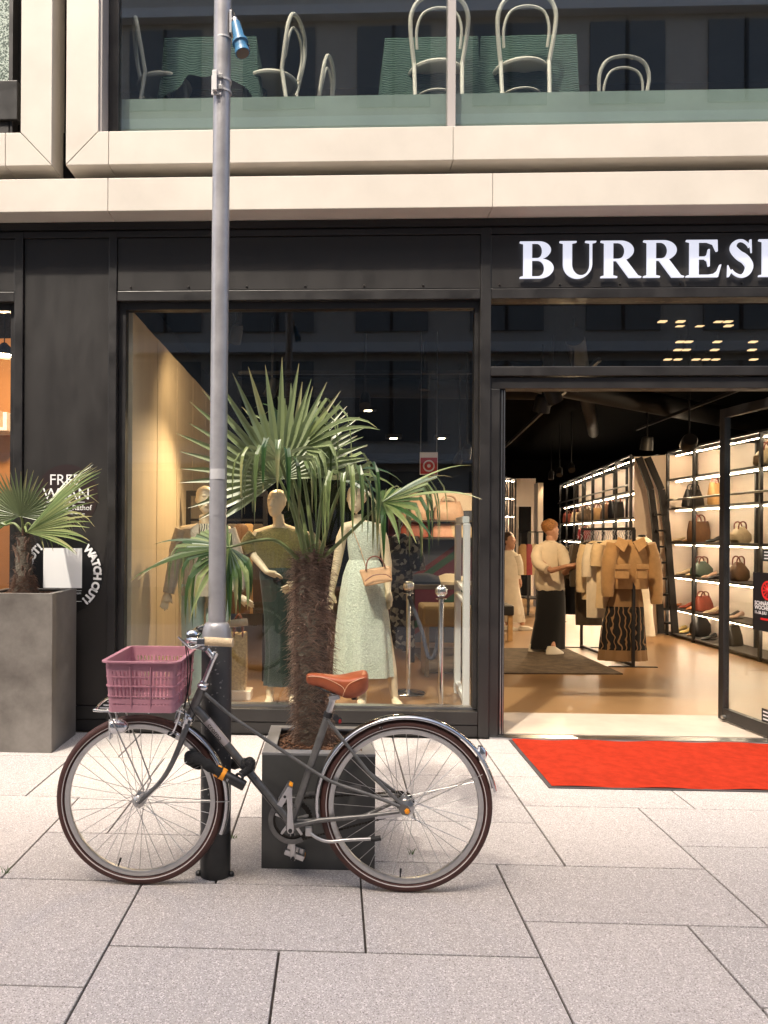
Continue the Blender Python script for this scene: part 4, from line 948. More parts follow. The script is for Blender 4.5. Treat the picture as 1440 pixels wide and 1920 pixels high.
for k, (dr_, n) in enumerate((('x', 15), ('x', 15), ('y', 20), ('y', 20))):
    g = B(); pan = None
    for i in range(n + 1):
        u = i / n; wide = i % 5 == 0
        a0_, a1_ = lvl(0), lvl(1)
        hw = .0042 if not wide else .007
        if dr_ == 'x':
            y0_, y1_ = (a0_[2], a1_[2]) if k == 0 else (a0_[3], a1_[3]); s = 1 if k == 0 else -1
            p0, p1 = Vector((lerp(a0_[0] + .02, a0_[1] - .02, u), y0_ + s * .002, cz0 + .02)), Vector((lerp(a1_[0] + .02, a1_[1] - .02, u), y1_ + s * .002, cz1 - .02)); g.obox((p0 + p1) / 2, (hw, 0, 0), (0, .0014, 0), (p1 - p0) / 2)
            if i in (5, 10): g.obox((p0 + p1) / 2 - Vector((0, s * .004, 0)), (.0018, 0, 0), (0, .004, 0), (p1 - p0) / 2)
        else:
            x0_, x1_ = (a0_[0], a1_[0]) if k == 2 else (a0_[1], a1_[1]); s = 1 if k == 2 else -1
            p0, p1 = Vector((x0_ + s * .002, lerp(a0_[2] + .02, a0_[3] - .02, u), cz0 + .02)), Vector((x1_ + s * .002, lerp(a1_[2] + .02, a1_[3] - .02, u), cz1 - .02)); g.obox((p0 + p1) / 2, (.0014, 0, 0), (0, hw, 0), (p1 - p0) / 2)
            if i in (4, 8, 12, 16): g.obox((p0 + p1) / 2 - Vector((s * .004, 0, 0)), (.004, 0, 0), (0, .0018, 0), (p1 - p0) / 2)
    g.obj('slatted_side', 'crate_pink', crate, smooth=0)
for (x_, y_) in ((0, 0), (0, 1), (1, 0), (1, 1)):
    a0_, a1_ = lvl(0), lvl(1); g = B(); rg = []
    for a_, z_ in ((a0_, cz0), (a1_, cz1 - .01)):
        cx_, cy_ = (a_[1] - .022 if x_ else a_[0] + .022), (a_[3] - .022 if y_ else a_[2] + .022); st0 = {(1, 1): 0, (0, 1): 90, (0, 0): 180, (1, 0): 270}[(x_, y_)]
        rg.append([Vector((cx_ + .022 * math.cos(R(st0 + 15 * j)), cy_ + .022 * math.sin(R(st0 + 15 * j)), z_)) for j in range(7)] + [Vector((cx_ + .019 * math.cos(R(st0 + 90 - 15 * j)), cy_ + .019 * math.sin(R(st0 + 90 - 15 * j)), z_)) for j in range(7)])
    g.rings(rg).obj('corner_post', 'crate_pink', crate)
g = B(); a0_ = lvl(0)
for i in range(16): x_ = lerp(a0_[0] + .012, a0_[1] - .012, i / 15); g.box(x_ - .0045, x_ + .0045, a0_[2] + .006, a0_[3] - .006, cz0, cz0 + .003)
for i in range(8): y_ = lerp(a0_[2] + .012, a0_[3] - .012, i / 7); g.box(a0_[0] + .006, a0_[1] - .006, y_ - .005, y_ + .005, cz0 + .0031, cz0 + .006)
g.obj('slatted_floor', 'crate_pink', crate, smooth=0)

# ------------------------------------------------------------------ chain lock
mat('lock_cloth', (.010, .010, .011), .9, bump=.6, bs=150.); mat('lock_body', (.017, .016, .016), .4)
lk = thing('chain_lock', 'black fabric-covered chain lock with orange band around post and bicycle frame', 'bicycle lock', W(440, 1460, 3.17))
A_, E_ = W(412, 1448, 3.17), W(459, 1474, 3.16); ld_ = (E_ - A_).normalized(); LL = (E_ - A_).length
body = B().lathe([(0, 0), (.0205, 0), (.0215, .004), (.0215, LL - .006), (.019, LL), (0, LL + .001)], A_, 24, axis=ld_).obj('lock_cylinder', 'lock_body', lk)
B().lathe([(.0218, -.022), (.0240, -.020), (.0245, .020), (.022, .023)], A_ + ld_ * .004, 20, axis=ld_).obj('orange_band', 'orange', lk)
vs, fs = text_mesh('|||', .012); 
B().add(on_wall(vs, A_ + ld_ * .035 + Vector((0, -.0222, -.003)), ld_, Vector((0, -1, 0)).cross(ld_) * -1), fs).obj('lock_print', 'print_white', lk, smooth=0)
cl = bez([A_ + ld_ * .01, W(395, 1438, 3.165), W(375, 1424, 3.18), W(358, 1418, 3.22), W(356, 1424, 3.31), W(368, 1432, 3.42), W(405, 1434, 3.47), W(440, 1432, 3.43), W(458, 1432, 3.32), W(469, 1430, 3.24), W(464, 1434, 3.2), W(456, 1436, 3.20)], 60)
B().tube(cl, [.0215 + .003 * math.sin(i * 1.3) + .0015 * math.sin(i * 2.9) for i in range(len(cl))], 12).obj('chain_sleeve', 'lock_cloth', lk)
B().tube(bez([W(466, 1428, 3.195), W(470, 1438, 3.185), W(460, 1447, 3.18), W(452, 1452, 3.17)], 10), [.020, .021, .019, .018, .017, .016, .016, .016, .015, .015][:10] , 10).obj('chain_end', 'lock_cloth', lk)
B().ring(W(449, 1457, 3.165), .014, .006, (.3, 1, .2), 20, 8).obj('shackle', 'lock_body', lk)
# ------------------------------------------------------------------ figures
mat('mannequin', (.72, .58, .38), .4, var=.04, vs=5.)
mat('skin', (.50, .27, .17), .5, var=.06, vs=10.)
def fused(name, chains, extras, m, parent, voxel=.007, smooth_it=3):
    g = B()
    for path, rad in chains: g.tube(path, rad, 12)
    for e in extras: e(g)
    o = g.obj(name, m, parent)
    md = o.modifiers.new('fuse', 'REMESH'); md.mode = 'VOXEL'; md.voxel_size = voxel; md.use_smooth_shade = True
    ms = o.modifiers.new('soft', 'SMOOTH'); ms.iterations = smooth_it; ms.factor = .5
    dg = bpy.context.evaluated_depsgraph_get(); me = bpy.data.meshes.new_from_object(o.evaluated_get(dg)); old = o.data
    o.modifiers.clear(); o.data = me; bpy.data.meshes.remove(old); me.name = name
    return o
def head(c, face, h=.235, nose=True):
    c = Vector(c); f = Vector(face).normalized(); up = Vector((0, 0, 1)); f = (f - up * f.z * .4).normalized(); r_ = f.cross(up).normalized()
    def fn(g):
        rg = []
        for t, rx, ry, off in ((0, .02, .03, .045), (.06, .036, .045, .042), (.16, .052, .062, .03), (.3, .064, .080, .014), (.45, .072, .092, .004), (.6, .077, .099, -.006), (.75, .076, .098, -.012), (.87, .064, .083, -.014), (.95, .042, .055, -.014), (1., .012, .016, -.014)):
            z = (t - .5) * h; rg.append([c + r_ * rx * math.cos(2 * math.pi * j / 18) + f * (ry * math.sin(2 * math.pi * j / 18) + off) + up * z for j in range(18)])
        g.rings(rg)
        if nose:
            g.tube([c + f * .088 + up * .022, c + f * .104 - up * .018, c + f * .112 - up * .030], [.008, .011, .012], 8)
            for s in (-1, 1):
                g.ball(c + f * .080 + r_ * s * .030 + up * .010, .012, .012, .006); g.tube([c + f * .088 + r_ * s * .045 + up * .030, c + f * .097 + r_ * s * .014 + up * .030], .006, 6)
                g.ball(c + r_ * s * .076 - f * .008 - up * .004, .010, .012, .028)
            g.tube([c + f * .092 + r_ * -.022 - up * .056, c + f * .100 - up * .055, c + f * .092 + r_ * .022 - up * .056], .006, 6)
    return fn
def hand(w, d, side, nrm, L_=.17, curl=.25, spread=.14):
    w = Vector(w); d = Vector(d).normalized(); n_ = Vector(nrm); n_ = (n_ - d * n_.dot(d)).normalized(); s_ = d.cross(n_).normalized() * side
    def fn(g):
        p = L_ * .50
        g.tube([w - d * .02, w + d * p * .5, w + d * p], [.020, .026, .030], 10, ry=[.024, .038, .040], up=tuple(n_))
        for i, (k, l) in enumerate(((-1.5, .40), (-.5, .48), (.5, .45), (1.5, .36))):
            b_ = w + d * p * .95 + s_ * k * .0175; dd = (d + s_ * k * spread * .55).normalized(); P = [b_]; q = b_
            for j in range(3): dd = (dd + n_ * curl * .5).normalized(); q = q + dd * L_ * l / 3; P.append(q)
            g.tube(P, [.0100, .0092, .0082, .0066], 8)
        b_ = w + d * p * .32 - s_ * .028; dd = (d * .75 - s_ * .62 + n_ * .12).normalized(); P = [b_]; q = b_
        for j in range(3): dd = (dd + d * .22 + n_ * curl * .25).normalized(); q = q + dd * L_ * .42 / 3; P.append(q)
        g.tube(P, [.014, .0125, .010, .0075], 8)
    return fn
def foot(an, toe, lift=0.):
    an, toe = Vector(an), Vector(toe)
    def fn(g):
        d = toe - an; g.tube([an + Vector((0, 0, .04)), an, an + d * .35 + Vector((0, 0, -.004)), an + d * .7, toe], [.034, .036, .034, .030, .014], 10, ry=[.032, .034, .038, .042, .026])
    return fn
def folds(k, amp, ph=0., k2=None, t0=0.):
    return lambda t, a: 1 + amp * max(0, (t0 + (1 - t0) * t)) * (math.sin(k * a + ph + 2.2 * t) + .5 * math.sin((k2 or k * 1.7 // 1) * a + 1.3 + ph - 3 * t))
def cloth_mat(name, col, rough=.85, **k): return mat(name, col, rough, sheen=.2, spec=.2, **k)
cloth_mat('tweed', (.58, .62, .50), .9, var=.28, vs=90., bump=1., bs=75.)
cloth_mat('blazer', (.40, .335, .25), .85, var=.1, vs=40., bump=.2, bs=300.)
cloth_mat('mint', (.40, .50, .44), .8, var=.08, vs=20., bump=.1, bs=200.)
cloth_mat('olive', (.13, .105, .035), .95, var=.45, vs=60., bump=1., bs=120.)
cloth_mat('deep_green', (.018, .03, .022), .8, var=.3, vs=10.)
cloth_mat('shirt_white', (.72, .64, .52), .8, var=.06, vs=30.)
mat('zebra', (.6, .55, .45), .8)
N, L, b = nodes(MATS['zebra']); tc = N.new('ShaderNodeTexCoord'); wv = N.new('ShaderNodeTexWave'); wv.inputs['Scale'].default_value = 14.; wv.inputs['Distortion'].default_value = 6.; L.new(tc.outputs['Object'], wv.inputs['Vector'])
rp = N.new('ShaderNodeMapRange'); rp.inputs['From Min'].default_value = .45; rp.inputs['From Max'].default_value = .55; L.new(wv.outputs['Fac'], rp.inputs[0]); L.new(mixc(rp.outputs[0], (.02, .018, .015), (.7, .62, .45)), b.inputs['Base Color'])

def loftpx(rows, Y, n=28, m='tweed', name='dress', parent=None, fold=None, flat=.6, sub=0, caps=True):   # rows: (py, px left, px right[, dy])
    rg = []
    for q in rows:
        a, c = W(q[1], q[0], Y), W(q[2], q[0], Y); rg.append(((a.x + c.x) / 2, Y + (q[3] if len(q) > 3 else 0), (a.z + c.z) / 2, (c.x - a.x) / 2, (c.x - a.x) / 2 * (q[4] if len(q) > 4 else flat)))
    return B().loft(rg, n, caps, fold).obj(name, m, parent, sub=sub)
def tubepx(pts, r_, m, name, parent, n=14, wr=.02):
    P = bez([W(*p) for p in pts], 20); k = len(P)
    rad = [interp([(i / (len(r_) - 1), v) for i, v in enumerate(r_)], j / (k - 1)) * (1 + wr * math.sin(j * 2.1) + wr * .6 * math.sin(j * 3.7)) for j in range(k)]
    return B().tube(P, rad, n).obj(name, m, parent)
# third mannequin: tweed dress and handbag
Y = 6.6
m3 = thing('mannequin', 'mannequin in a long pale green tweed dress carrying a tan handbag', 'mannequin', W(690, 1320, Y) * 1)
fused('body', [([W(669, 965, Y), W(672, 985, Y), W(680, 1010, Y), W(682, 1060, Y), W(682, 1100, Y)], [.048, .050, .065, .07, .075]),
               ([W(672, 985, Y), W(648, 990, Y), W(640, 1010, Y), W(632, 1055, Y), W(626, 1085, Y), W(621, 1112, Y)], [.05, .05, .046, .038, .032, .024]),
               ([W(676, 985, Y), W(712, 992, Y), W(718, 1012, Y), W(727, 1060, Y), W(727, 1090, Y - .02), W(728, 1110, Y - .04)], [.05, .05, .046, .038, .032, .024]),
               ([W(696, 1100, Y), W(722, 1200, Y), W(735, 1262, Y - .01), W(740, 1310, Y)], [.075, .06, .044, .030]), ([W(670, 1100, Y), W(672, 1200, Y + .02), W(676, 1262, Y + .03), W(680, 1300, Y + .03)], [.075, .06, .044, .030])],
      [head(W(668, 935, Y), (-.25, -1, -.05)), hand(W(621, 1110, Y), (-.15, -.05, -1), 1, (.3, -.6, 0), .17, .1), hand(W(728, 1108, Y - .04), (.12, -.1, -1), -1, (-.6, -.4, 0), .17, .3), foot(W(740, 1312, Y), W(750, 1327, Y - .12)), foot(W(681, 1304, Y + .03), W(676, 1326, Y - .10))], 'mannequin', m3)
loftpx([(978, 672, 700, 0, .7), (986, 652, 712, 0, .55), (1004, 650, 716), (1030, 652, 714, 0, .66), (1052, 655, 710, 0, .66)], Y - .002, m='tweed', name='bodice', parent=m3)
loftpx([(1050, 654, 711, 0, .68), (1058, 650, 715, 0, .75), (1080, 643, 719, 0, .85), (1120, 637, 724, 0, .85), (1170, 632, 730, 0, .8), (1220, 629, 735, 0, .75), (1266, 627, 738, 0, .72)], Y, 72, m='tweed', name='skirt', parent=m3, fold=folds(8, .05, .4, 13))
# tan handbag
mat('tan_leather', (.55, .30, .14), .5, var=.1, vs=20.); mat('tan_dark', (.20, .06, .035), .5)
hb_ = W(706, 1080, Y - .30); bagT = thing('handbag', 'tan suede handbag hanging in front of the tweed dress', 'handbag', hb_)
def quadbag(px, Yb, d_, parent, m):
    tl, tr, br_, bl_ = [W(a, c, Yb) for a, c in px]; dv = Vector((0, d_, 0)); cen = (tl + tr + br_ + bl_) / 4
    return B().prism([tl + dv * .3, tr + dv * .3, br_, bl_], dv * .6).obj('bag_body', m, parent, smooth=0, bevel=.012)
bb = quadbag([(674, 1070), (733, 1062), (736, 1090), (684, 1100)], Y - .32, .14, bagT, 'tan_leather')
B().tube(bez([W(684, 1090, Y - .335), W(700, 1079, Y - .34), W(722, 1077, Y - .34), W(734, 1084, Y - .335)], 12), .004, 6).obj('flap_seam', 'tan_dark', bb)
B().tube(bez([W(686, 1070, Y - .29), W(690, 1050, Y - .29), W(703, 1043, Y - .29), W(716, 1050, Y - .29), W(722, 1064, Y - .29)], 16), .006, 7).obj('handle', 'tan_dark', bb)
B().tube([W(686, 1062, Y - .25), W(676, 1030, Y - .2), W(665, 1002, Y - .16), W(658, 985, Y - .06)], .008, 6, ry=.003).obj('strap', 'tan_leather', bb)
# second mannequin: olive top, dark green skirt
Y = 6.75
m2 = thing('mannequin', 'mannequin in fuzzy olive top and dark green skirt behind the palm', 'mannequin', W(520, 1320, Y) * 1)
fused('body', [([W(521, 965, Y), W(524, 990, Y), W(528, 1010, Y), W(527, 1060, Y), W(526, 1110, Y)], [.048, .050, .07, .07, .075]),
               ([W(520, 992, Y), W(482, 1003, Y), W(468, 1020, Y), W(478, 1045, Y - .05), W(500, 1072, Y - .12)], [.05, .05, .045, .038, .026]),
               ([W(530, 992, Y), W(572, 1005, Y), W(590, 1040, Y), W(585, 1080, Y - .1), W(562, 1092, Y - .22)], [.05, .05, .045, .038, .026]),
               ([W(515, 1110, Y), W(510, 1200, Y), W(508, 1270, Y), W(506, 1308, Y)], [.075, .06, .044, .030]), ([W(540, 1110, Y), W(545, 1200, Y), W(548, 1300, Y)], [.075, .06, .035])],
      [head(W(519, 943, Y), (-.5, -1, 0)), hand(W(561, 1093, Y - .22), (-1, -.1, -.45), -1, (.2, -.8, -.5), .18, .1, .2), hand(W(501, 1073, Y - .12), (.8, -.2, -.2), 1, (0, -.5, -.8), .16, .2), foot(W(506, 1310, Y), W(500, 1326, Y - .13)), foot(W(548, 1305, Y), W(552, 1322, Y - .1))], 'mannequin', m2)
loftpx([(990, 505, 548, 0, .7), (998, 478, 576, 0, .42), (1015, 472, 582, 0, .46), (1040, 478, 578, 0, .55), (1064, 486, 572, 0, .6)], Y - .005, 36, m='olive', name='fuzzy_top', parent=m2, fold=folds(7, .03))
tubepx([(478, 1004, Y), (466, 1020, Y), (472, 1040, Y - .03)], [.07, .07, .06], 'olive', 'sleeve', m2); tubepx([(576, 1006, Y), (592, 1030, Y), (592, 1055, Y - .03)], [.07, .07, .06], 'olive', 'sleeve', m2)
loftpx([(1052, 494, 562, 0, .7), (1075, 486, 570, 0, .7), (1110, 490, 566, 0, .7), (1160, 496, 560, 0, .7), (1230, 498, 556, 0, .7), (1284, 494, 560, 0, .7)], Y, 60, m='deep_green', name='skirt', parent=m2, fold=folds(9, .06))
# first mannequin: beige blazer, mint trousers
Y = 6.6
m1 = thing('mannequin', 'mannequin in beige blazer and mint trousers beside the wood wall', 'mannequin', W(385, 1320, Y) * 1)
fused('body', [([W(385, 965, Y), W(385, 990, Y), W(385, 1010, Y), W(384, 1060, Y), W(383, 1100, Y)], [.05, .052, .07, .07, .08]),
               ([W(385, 990, Y), W(345, 996, Y), W(332, 1030, Y), W(322, 1080, Y), W(315, 1112, Y - .03)], [.05, .055, .048, .04, .027]),
               ([W(385, 990, Y), W(424, 996, Y), W(440, 1040, Y), W(447, 1085, Y), W(446, 1115, Y - .06)], [.05, .055, .048, .04, .027]),
               ([W(368, 1100, Y), W(362, 1200, Y), W(360, 1310, Y)], [.075, .06, .035]), ([W(400, 1100, Y), W(404, 1200, Y), W(406, 1310, Y)], [.075, .06, .035])],
      [head(W(385, 937, Y), (.35, -1, 0)), hand(W(315, 1110, Y - .03), (-.25, -.1, -1), 1, (.3, -.7, 0), .17, .2), hand(W(447, 1118, Y - .06), (.9, -.1, -.5), -1, (0, -.6, -.6), .17, .1), foot(W(360, 1312, Y), W(354, 1327, Y - .14)), foot(W(406, 1312, Y), W(412, 1327, Y - .14))], 'mannequin', m1)
loftpx([(984, 364, 406, .02, .8), (992, 340, 430, 0, .5), (1012, 338, 434, 0, .55), (1050, 345, 428, 0, .6), (1080, 344, 428, 0, .62), (1116, 338, 434, 0, .62)], Y, 36, m='blazer', name='jacket', parent=m1, fold=folds(5, .015))
tubepx([(344, 994, Y), (333, 1028, Y), (324, 1075, Y), (316, 1112, Y - .03)], [.075, .068, .058, .05], 'blazer', 'sleeve', m1); tubepx([(426, 994, Y), (440, 1035, Y), (447, 1080, Y), (447, 1108, Y - .05)], [.075, .068, .058, .05], 'blazer', 'sleeve', m1)
yL = Y - .185
B().prism([W(374, 982, yL + .07), W(396, 982, yL + .07), W(390, 1050, yL - .01), W(384, 1056, yL - .01)], (0, .012, 0)).obj('blouse_front', 'zebra', m1, smooth=0)
for s in (-1, 1):
    cx_ = 386
    B().prism([W(cx_ + s * 14, 980, yL + .075), W(cx_ + s * 30, 992, yL + .03), W(cx_ + s * 26, 1020, yL - .002), W(cx_ + s * 4, 1056, yL - .025), W(cx_ + s * 12, 1010, yL + .0)], (0, .012, 0)).obj('lapel', 'blazer', m1, smooth=0)
for s, (a, c) in ((0, (338, 384)), (1, (386, 432))):
    loftpx([(1095, a + 2, c + 2, 0, .9), (1150, a + 2 - s * 2, c + s * 2 - 2, 0, .8), (1230, a + 4, c - 4 + s * 4, 0, .8), (1306, a + 2, c - 2 + s * 4, 0, .8)], Y, 30, m='mint', name='trouser_leg', parent=m1, fold=folds(4, .05, s))
# ------------------------------------------------------------------ people in the shop
mat('hair', (.30, .13, .035), .6, var=.5, vs=60., bump=.8, bs=120.); mat('hair_dark', (.05, .025, .015), .6, var=.4, vs=50.)
cloth_mat('blouse', (.70, .60, .45), .8, var=.08, vs=8., bump=.7, bs=13.)
cloth_mat('black_cloth', (.007, .007, .008), .8); cloth_mat('cream_cloth', (.62, .55, .43), .8, var=.08, vs=10.)
mat('shoe_white', (.65, .6, .5), .5)
def person_ground(o, z=.012): pass
Y = 9.85
p1 = thing('person', 'person with short blond hair, cream blouse and black wide trousers browsing the clothes rack', 'person', (W(1030, 1225, Y).x, Y, .012))
fused('body', [([W(1032, 1006, Y), W(1031, 1016, Y), W(1030, 1032, Y), W(1030, 1070, Y), W(1031, 1108, Y)], [.05, .052, .062, .065, .07]),
               ([W(1030, 1020, Y), W(1009, 1028, Y), W(1008, 1050, Y), W(1034, 1070, Y - .28), W(1064, 1061, Y - .42)], [.045, .048, .042, .036, .026]),
               ([W(1030, 1020, Y), W(1050, 1029, Y), W(1056, 1050, Y - .1), W(1059, 1074, Y - .25), W(1080, 1058, Y - .45)], [.045, .048, .042, .036, .026]),
               ([W(1020, 1108, Y), W(1012, 1170, Y), W(1006, 1216, Y)], [.065, .05, .035]), ([W(1042, 1108, Y), W(1038, 1170, Y), W(1036, 1219, Y - .1)], [.065, .05, .035])],
      [head(W(1033, 995, Y), (.85, .35, -.25), .225), hand(W(1079, 1058, Y - .45), (1, -.1, .15), 1, (.1, 0, -1), .16, .35), hand(W(1064, 1061, Y - .42), (.9, .1, .1), -1, (0, 0, -1), .16, .35)], 'skin', p1)
hc = W(1032, 990, Y); g = B()
rr_ = random.Random(4)
rg = []
for t, r_ in ((-.45, .060), (-.25, .082), (0, .096), (.3, .100), (.6, .088), (.85, .058), (1., .015)):
    rg.append([hc + Vector((-.012 + r_ * math.cos(a) * (.86 if math.cos(a) > .2 and t < .3 else 1) * rr_.uniform(.93, 1.06), .9 * r_ * math.sin(a) * rr_.uniform(.93, 1.06), .115 * t)) for a in [2 * math.pi * j / 22 for j in range(22)]])
g.rings(rg).obj('hair', 'hair', p1)
loftpx([(1014, 1022, 1040, 0, .9), (1020, 1010, 1050, 0, .5), (1030, 1007, 1052, 0, .55), (1050, 1005, 1053, 0, .6), (1075, 1003, 1056, 0, .64), (1094, 1002, 1058, 0, .66), (1104, 1005, 1058, 0, .62), (1109, 1009, 1055, 0, .6)], Y, 40, m='blouse', name='blouse', parent=p1, fold=folds(7, .03, .3, 11))
tubepx([(1045, 1026, Y), (1054, 1036, Y - .05), (1058, 1054, Y - .14), (1061, 1072, Y - .25)], [.062, .07, .07, .062], 'blouse', 'sleeve', p1, wr=.04)
tubepx([(1013, 1026, Y), (1006, 1040, Y - .04), (1010, 1058, Y - .15), (1026, 1068, Y - .26)], [.06, .066, .066, .055], 'blouse', 'sleeve', p1, wr=.04)
B().lathe([(.055, 0), (.062, .012), (.058, .03)], W(1031, 1018, Y), 16, caps=False).obj('collar', 'blouse', p1, thick=.006)
loftpx([(1102, 1008, 1056, 0, .62), (1120, 1006, 1060, 0, .62), (1160, 1003, 1060, 0, .55), (1200, 995, 1059, 0, .5), (1216, 993, 1058, 0, .5)], Y, 40, m='black_cloth', name='trousers', parent=p1, fold=folds(5, .05))
for a, c, y_ in (((998, 1219), (1016, 1223), Y + .02), ((1028, 1224), (1052, 1227), Y - .2)):
    q0_, q1_ = W(a[0], a[1], y_), W(c[0], c[1], y_); q0_.z = q1_.z = .012
    B().loft([((q0_.x + q1_.x) / 2, y_, .013, .125, .05, .35), ((q0_.x + q1_.x) / 2, y_, .04, .125, .05, .35), ((q0_.x + q1_.x) / 2 - .02, y_, .075, .09, .042, .35), ((q0_.x + q1_.x) / 2 - .04, y_, .11, .05, .04, .35)], 16).obj('shoe', 'shoe_white', p1)
Y = 12.1
p2 = thing('person', 'person in loose cream top and trousers walking beside the door jamb', 'person', (W(965, 1178, Y).x, Y, .012))
fused('body', [([W(954, 1024, Y), W(953, 1034, Y), W(952, 1046, Y), W(952, 1075, Y), W(953, 1100, Y)], [.05, .052, .062, .065, .07]),
               ([W(953, 1036, Y), W(967, 1043, Y), W(971, 1065, Y), W(974, 1086, Y)], [.045, .045, .04, .026]), ([W(953, 1036, Y), W(938, 1043, Y), W(934, 1065, Y), W(936, 1086, Y)], [.045, .045, .04, .026]),
               ([W(958, 1100, Y), W(972, 1140, Y), W(980, 1172, Y)], [.065, .05, .035]), ([W(946, 1100, Y), W(948, 1140, Y), W(952, 1172, Y)], [.065, .05, .035])],
      [head(W(955, 1015, Y), (.7, -.8, -.1), .225), hand(W(974, 1085, Y), (.1, 0, -1), -1, (-.6, -.5, 0), .16, .3)], 'skin', p2, .009)
hc = W(953, 1011, Y + .03); B().ball(hc, .098, .10, .115, 16, 10).obj('hair', 'hair_dark', p2)
loftpx([(1032, 945, 962, 0, .9), (1040, 934, 972, 0, .5), (1060, 932, 975, 0, .55), (1085, 930, 975, 0, .6)], Y, 30, m='cream_cloth', name='top', parent=p2, fold=folds(6, .03))
tubepx([(966, 1042, Y), (971, 1058, Y), (973, 1078, Y)], [.08, .08, .07], 'cream_cloth', 'sleeve', p2)
loftpx([(1080, 936, 972, 0, .6), (1110, 935, 975, 0, .6), (1140, 938, 981, 0, .55), (1166, 944, 984, 0, .5)], Y, 36, m='cream_cloth', name='trousers', parent=p2, fold=folds(5, .06))
for px_, py_ in ((986, 1176), (956, 1172)):
    q_ = W(px_, py_, Y); B().loft([(q_.x, Y, .013, .12, .045, -.3), (q_.x, Y, .04, .12, .045, -.3), (q_.x - .03, Y, .07, .075, .04, -.3)], 14).obj('shoe', 'shoe_white', p2)
# ------------------------------------------------------------------ shop interior
def WX(px, py, X):           # point on the plane x = X seen in pixel
    d = ray(px, py); t = X / d.x
    return Vector((X, d.y * t, CAM_H + d.z * t))
mat('led', (.9, .9, .9), .5, emit=(1., .78, .54), es=36.)
mat('lamp_lit', (.9, .9, .9), .5, emit=(1., .80, .5), es=8.)
mat('lamp_black', (.008, .008, .008), .5, spec=.25)
mat('shelf_back', (.75, .64, .54), .7, var=.04, vs=2.)
mat('shelf_board', (.05, .042, .036), .5)
def shelf_unit(label, p0, p1, dirn, depth, zs, ztop, nbay, back=True):
    p0, p1 = Vector(p0), Vector(p1); d = p1 - p0; nrm = Vector(dirn).normalized() * depth
    u = thing('shelf_unit', label, 'shelf unit', ((p0.x + p1.x) / 2, (p0.y + p1.y) / 2, .012))
    for i in range(nbay + 1):
        q = p0 + d * (i / nbay)
        for off in (0, 1):
            qq = q + nrm * off * .93; B().box(qq.x - .018, qq.x + .018, qq.y - .018, qq.y + .018, .012, ztop).obj('upright', 'blackmetal', u, smooth=0)
        B().bar(Vector((q.x, q.y, ztop - .018)), Vector((q.x + nrm.x * .93, q.y + nrm.y * .93, ztop - .018)), .025, .03).obj('top_rail', 'blackmetal', u, smooth=0)
    for off in (0, 1): B().bar(Vector((p0.x, p0.y, ztop + .012)) + nrm * off * .93, Vector((p1.x, p1.y, ztop + .012)) + nrm * off * .93, .03, .03).obj('top_rail', 'blackmetal', u, smooth=0)
    dn = d.normalized()
    for z in zs + [ztop]:
        if z < ztop:
            sh = B().prism([Vector((p0.x, p0.y, z)), Vector((p1.x, p1.y, z)), Vector((p1.x, p1.y, z)) + nrm * .98, Vector((p0.x, p0.y, z)) + nrm * .98], (0, 0, -.028)).obj('shelf', 'shelf_board', u, smooth=0)
        if z > .2:
            a, c = p0 + dn * .06 + nrm * .22, p1 - dn * .06 + nrm * .22
            B().bar(Vector((a.x, a.y, z - .045)), Vector((c.x, c.y, z - .045)), .010, .008).obj('led_strip', 'led', u, smooth=0)
    if back:
        a, c = p0 + nrm, p1 + nrm; B().prism([Vector((a.x, a.y, .012)), Vector((c.x, c.y, .012)), Vector((c.x, c.y, ztop)), Vector((a.x, a.y, ztop))], dirn).obj('back_panel', 'shelf_back', u, smooth=0) if False else B().bar(Vector((a.x, a.y, ztop / 2 + .006)) + nrm.normalized() * .02, Vector((c.x, c.y, ztop / 2 + .006)) + nrm.normalized() * .02, .03, ztop - .012).obj('back_panel', 'shelf_back', u, smooth=0)
    return u
XR = 4.84
ZR = [.06, .42, .89, 1.37, 1.86, 2.28]
shelf_unit('tall black-framed lit shelf wall with bags on the right of the entrance', (XR, 11.72, 0), (XR + .12, 6.9, 0), (1, 0, 0), .42, ZR, 2.66, 6)
ZL = [.10, .52, .94, 1.35, 1.74, 2.14]
L0, L1 = Vector((4.47, 12.15, 0)), Vector((5.42, 19.3, 0)); nL = Vector((7.15, -.95, 0)).normalized()
shelf_unit('long black-framed lit shelf wall with handbags behind the clothes rack', L0, L1, nL, .42, ZL, 2.66, 7)
# rail for the ladder on both shelf walls
B().cyl((XR - .05, 11.6, 1.97), (XR + .05, 6.9, 1.97), .014, n=8).obj('ladder_rail', 'steel', label='steel ladder rail along the right shelf wall', cat='rail')
B().cyl(L0 - nL * .05 + Vector((0, 0, 2.22)), L1 - nL * .05 + Vector((0, 0, 2.22)), .014, n=8).obj('ladder_rail', 'steel', label='steel ladder rail along the rear shelf wall', cat='rail')
# white end panel between the shelf walls
ep = B().prism([(4.50, 12.10, .012), (4.86, 11.76, .012), (4.86, 11.76, 2.64), (4.50, 12.10, 2.64)], (.03, .04, 0)).obj('end_panel', 'shelf_back', bld, smooth=0)
B().box(XR - .0, XR + .50, 11.76, 11.80, .012, 2.66).obj('end_panel', 'shelf_back', bld, smooth=0)
B().box(8.0, 8.1, 6., 21, 0, 3.4).obj('shop_inner_wall', 'plaster', bld, smooth=0)
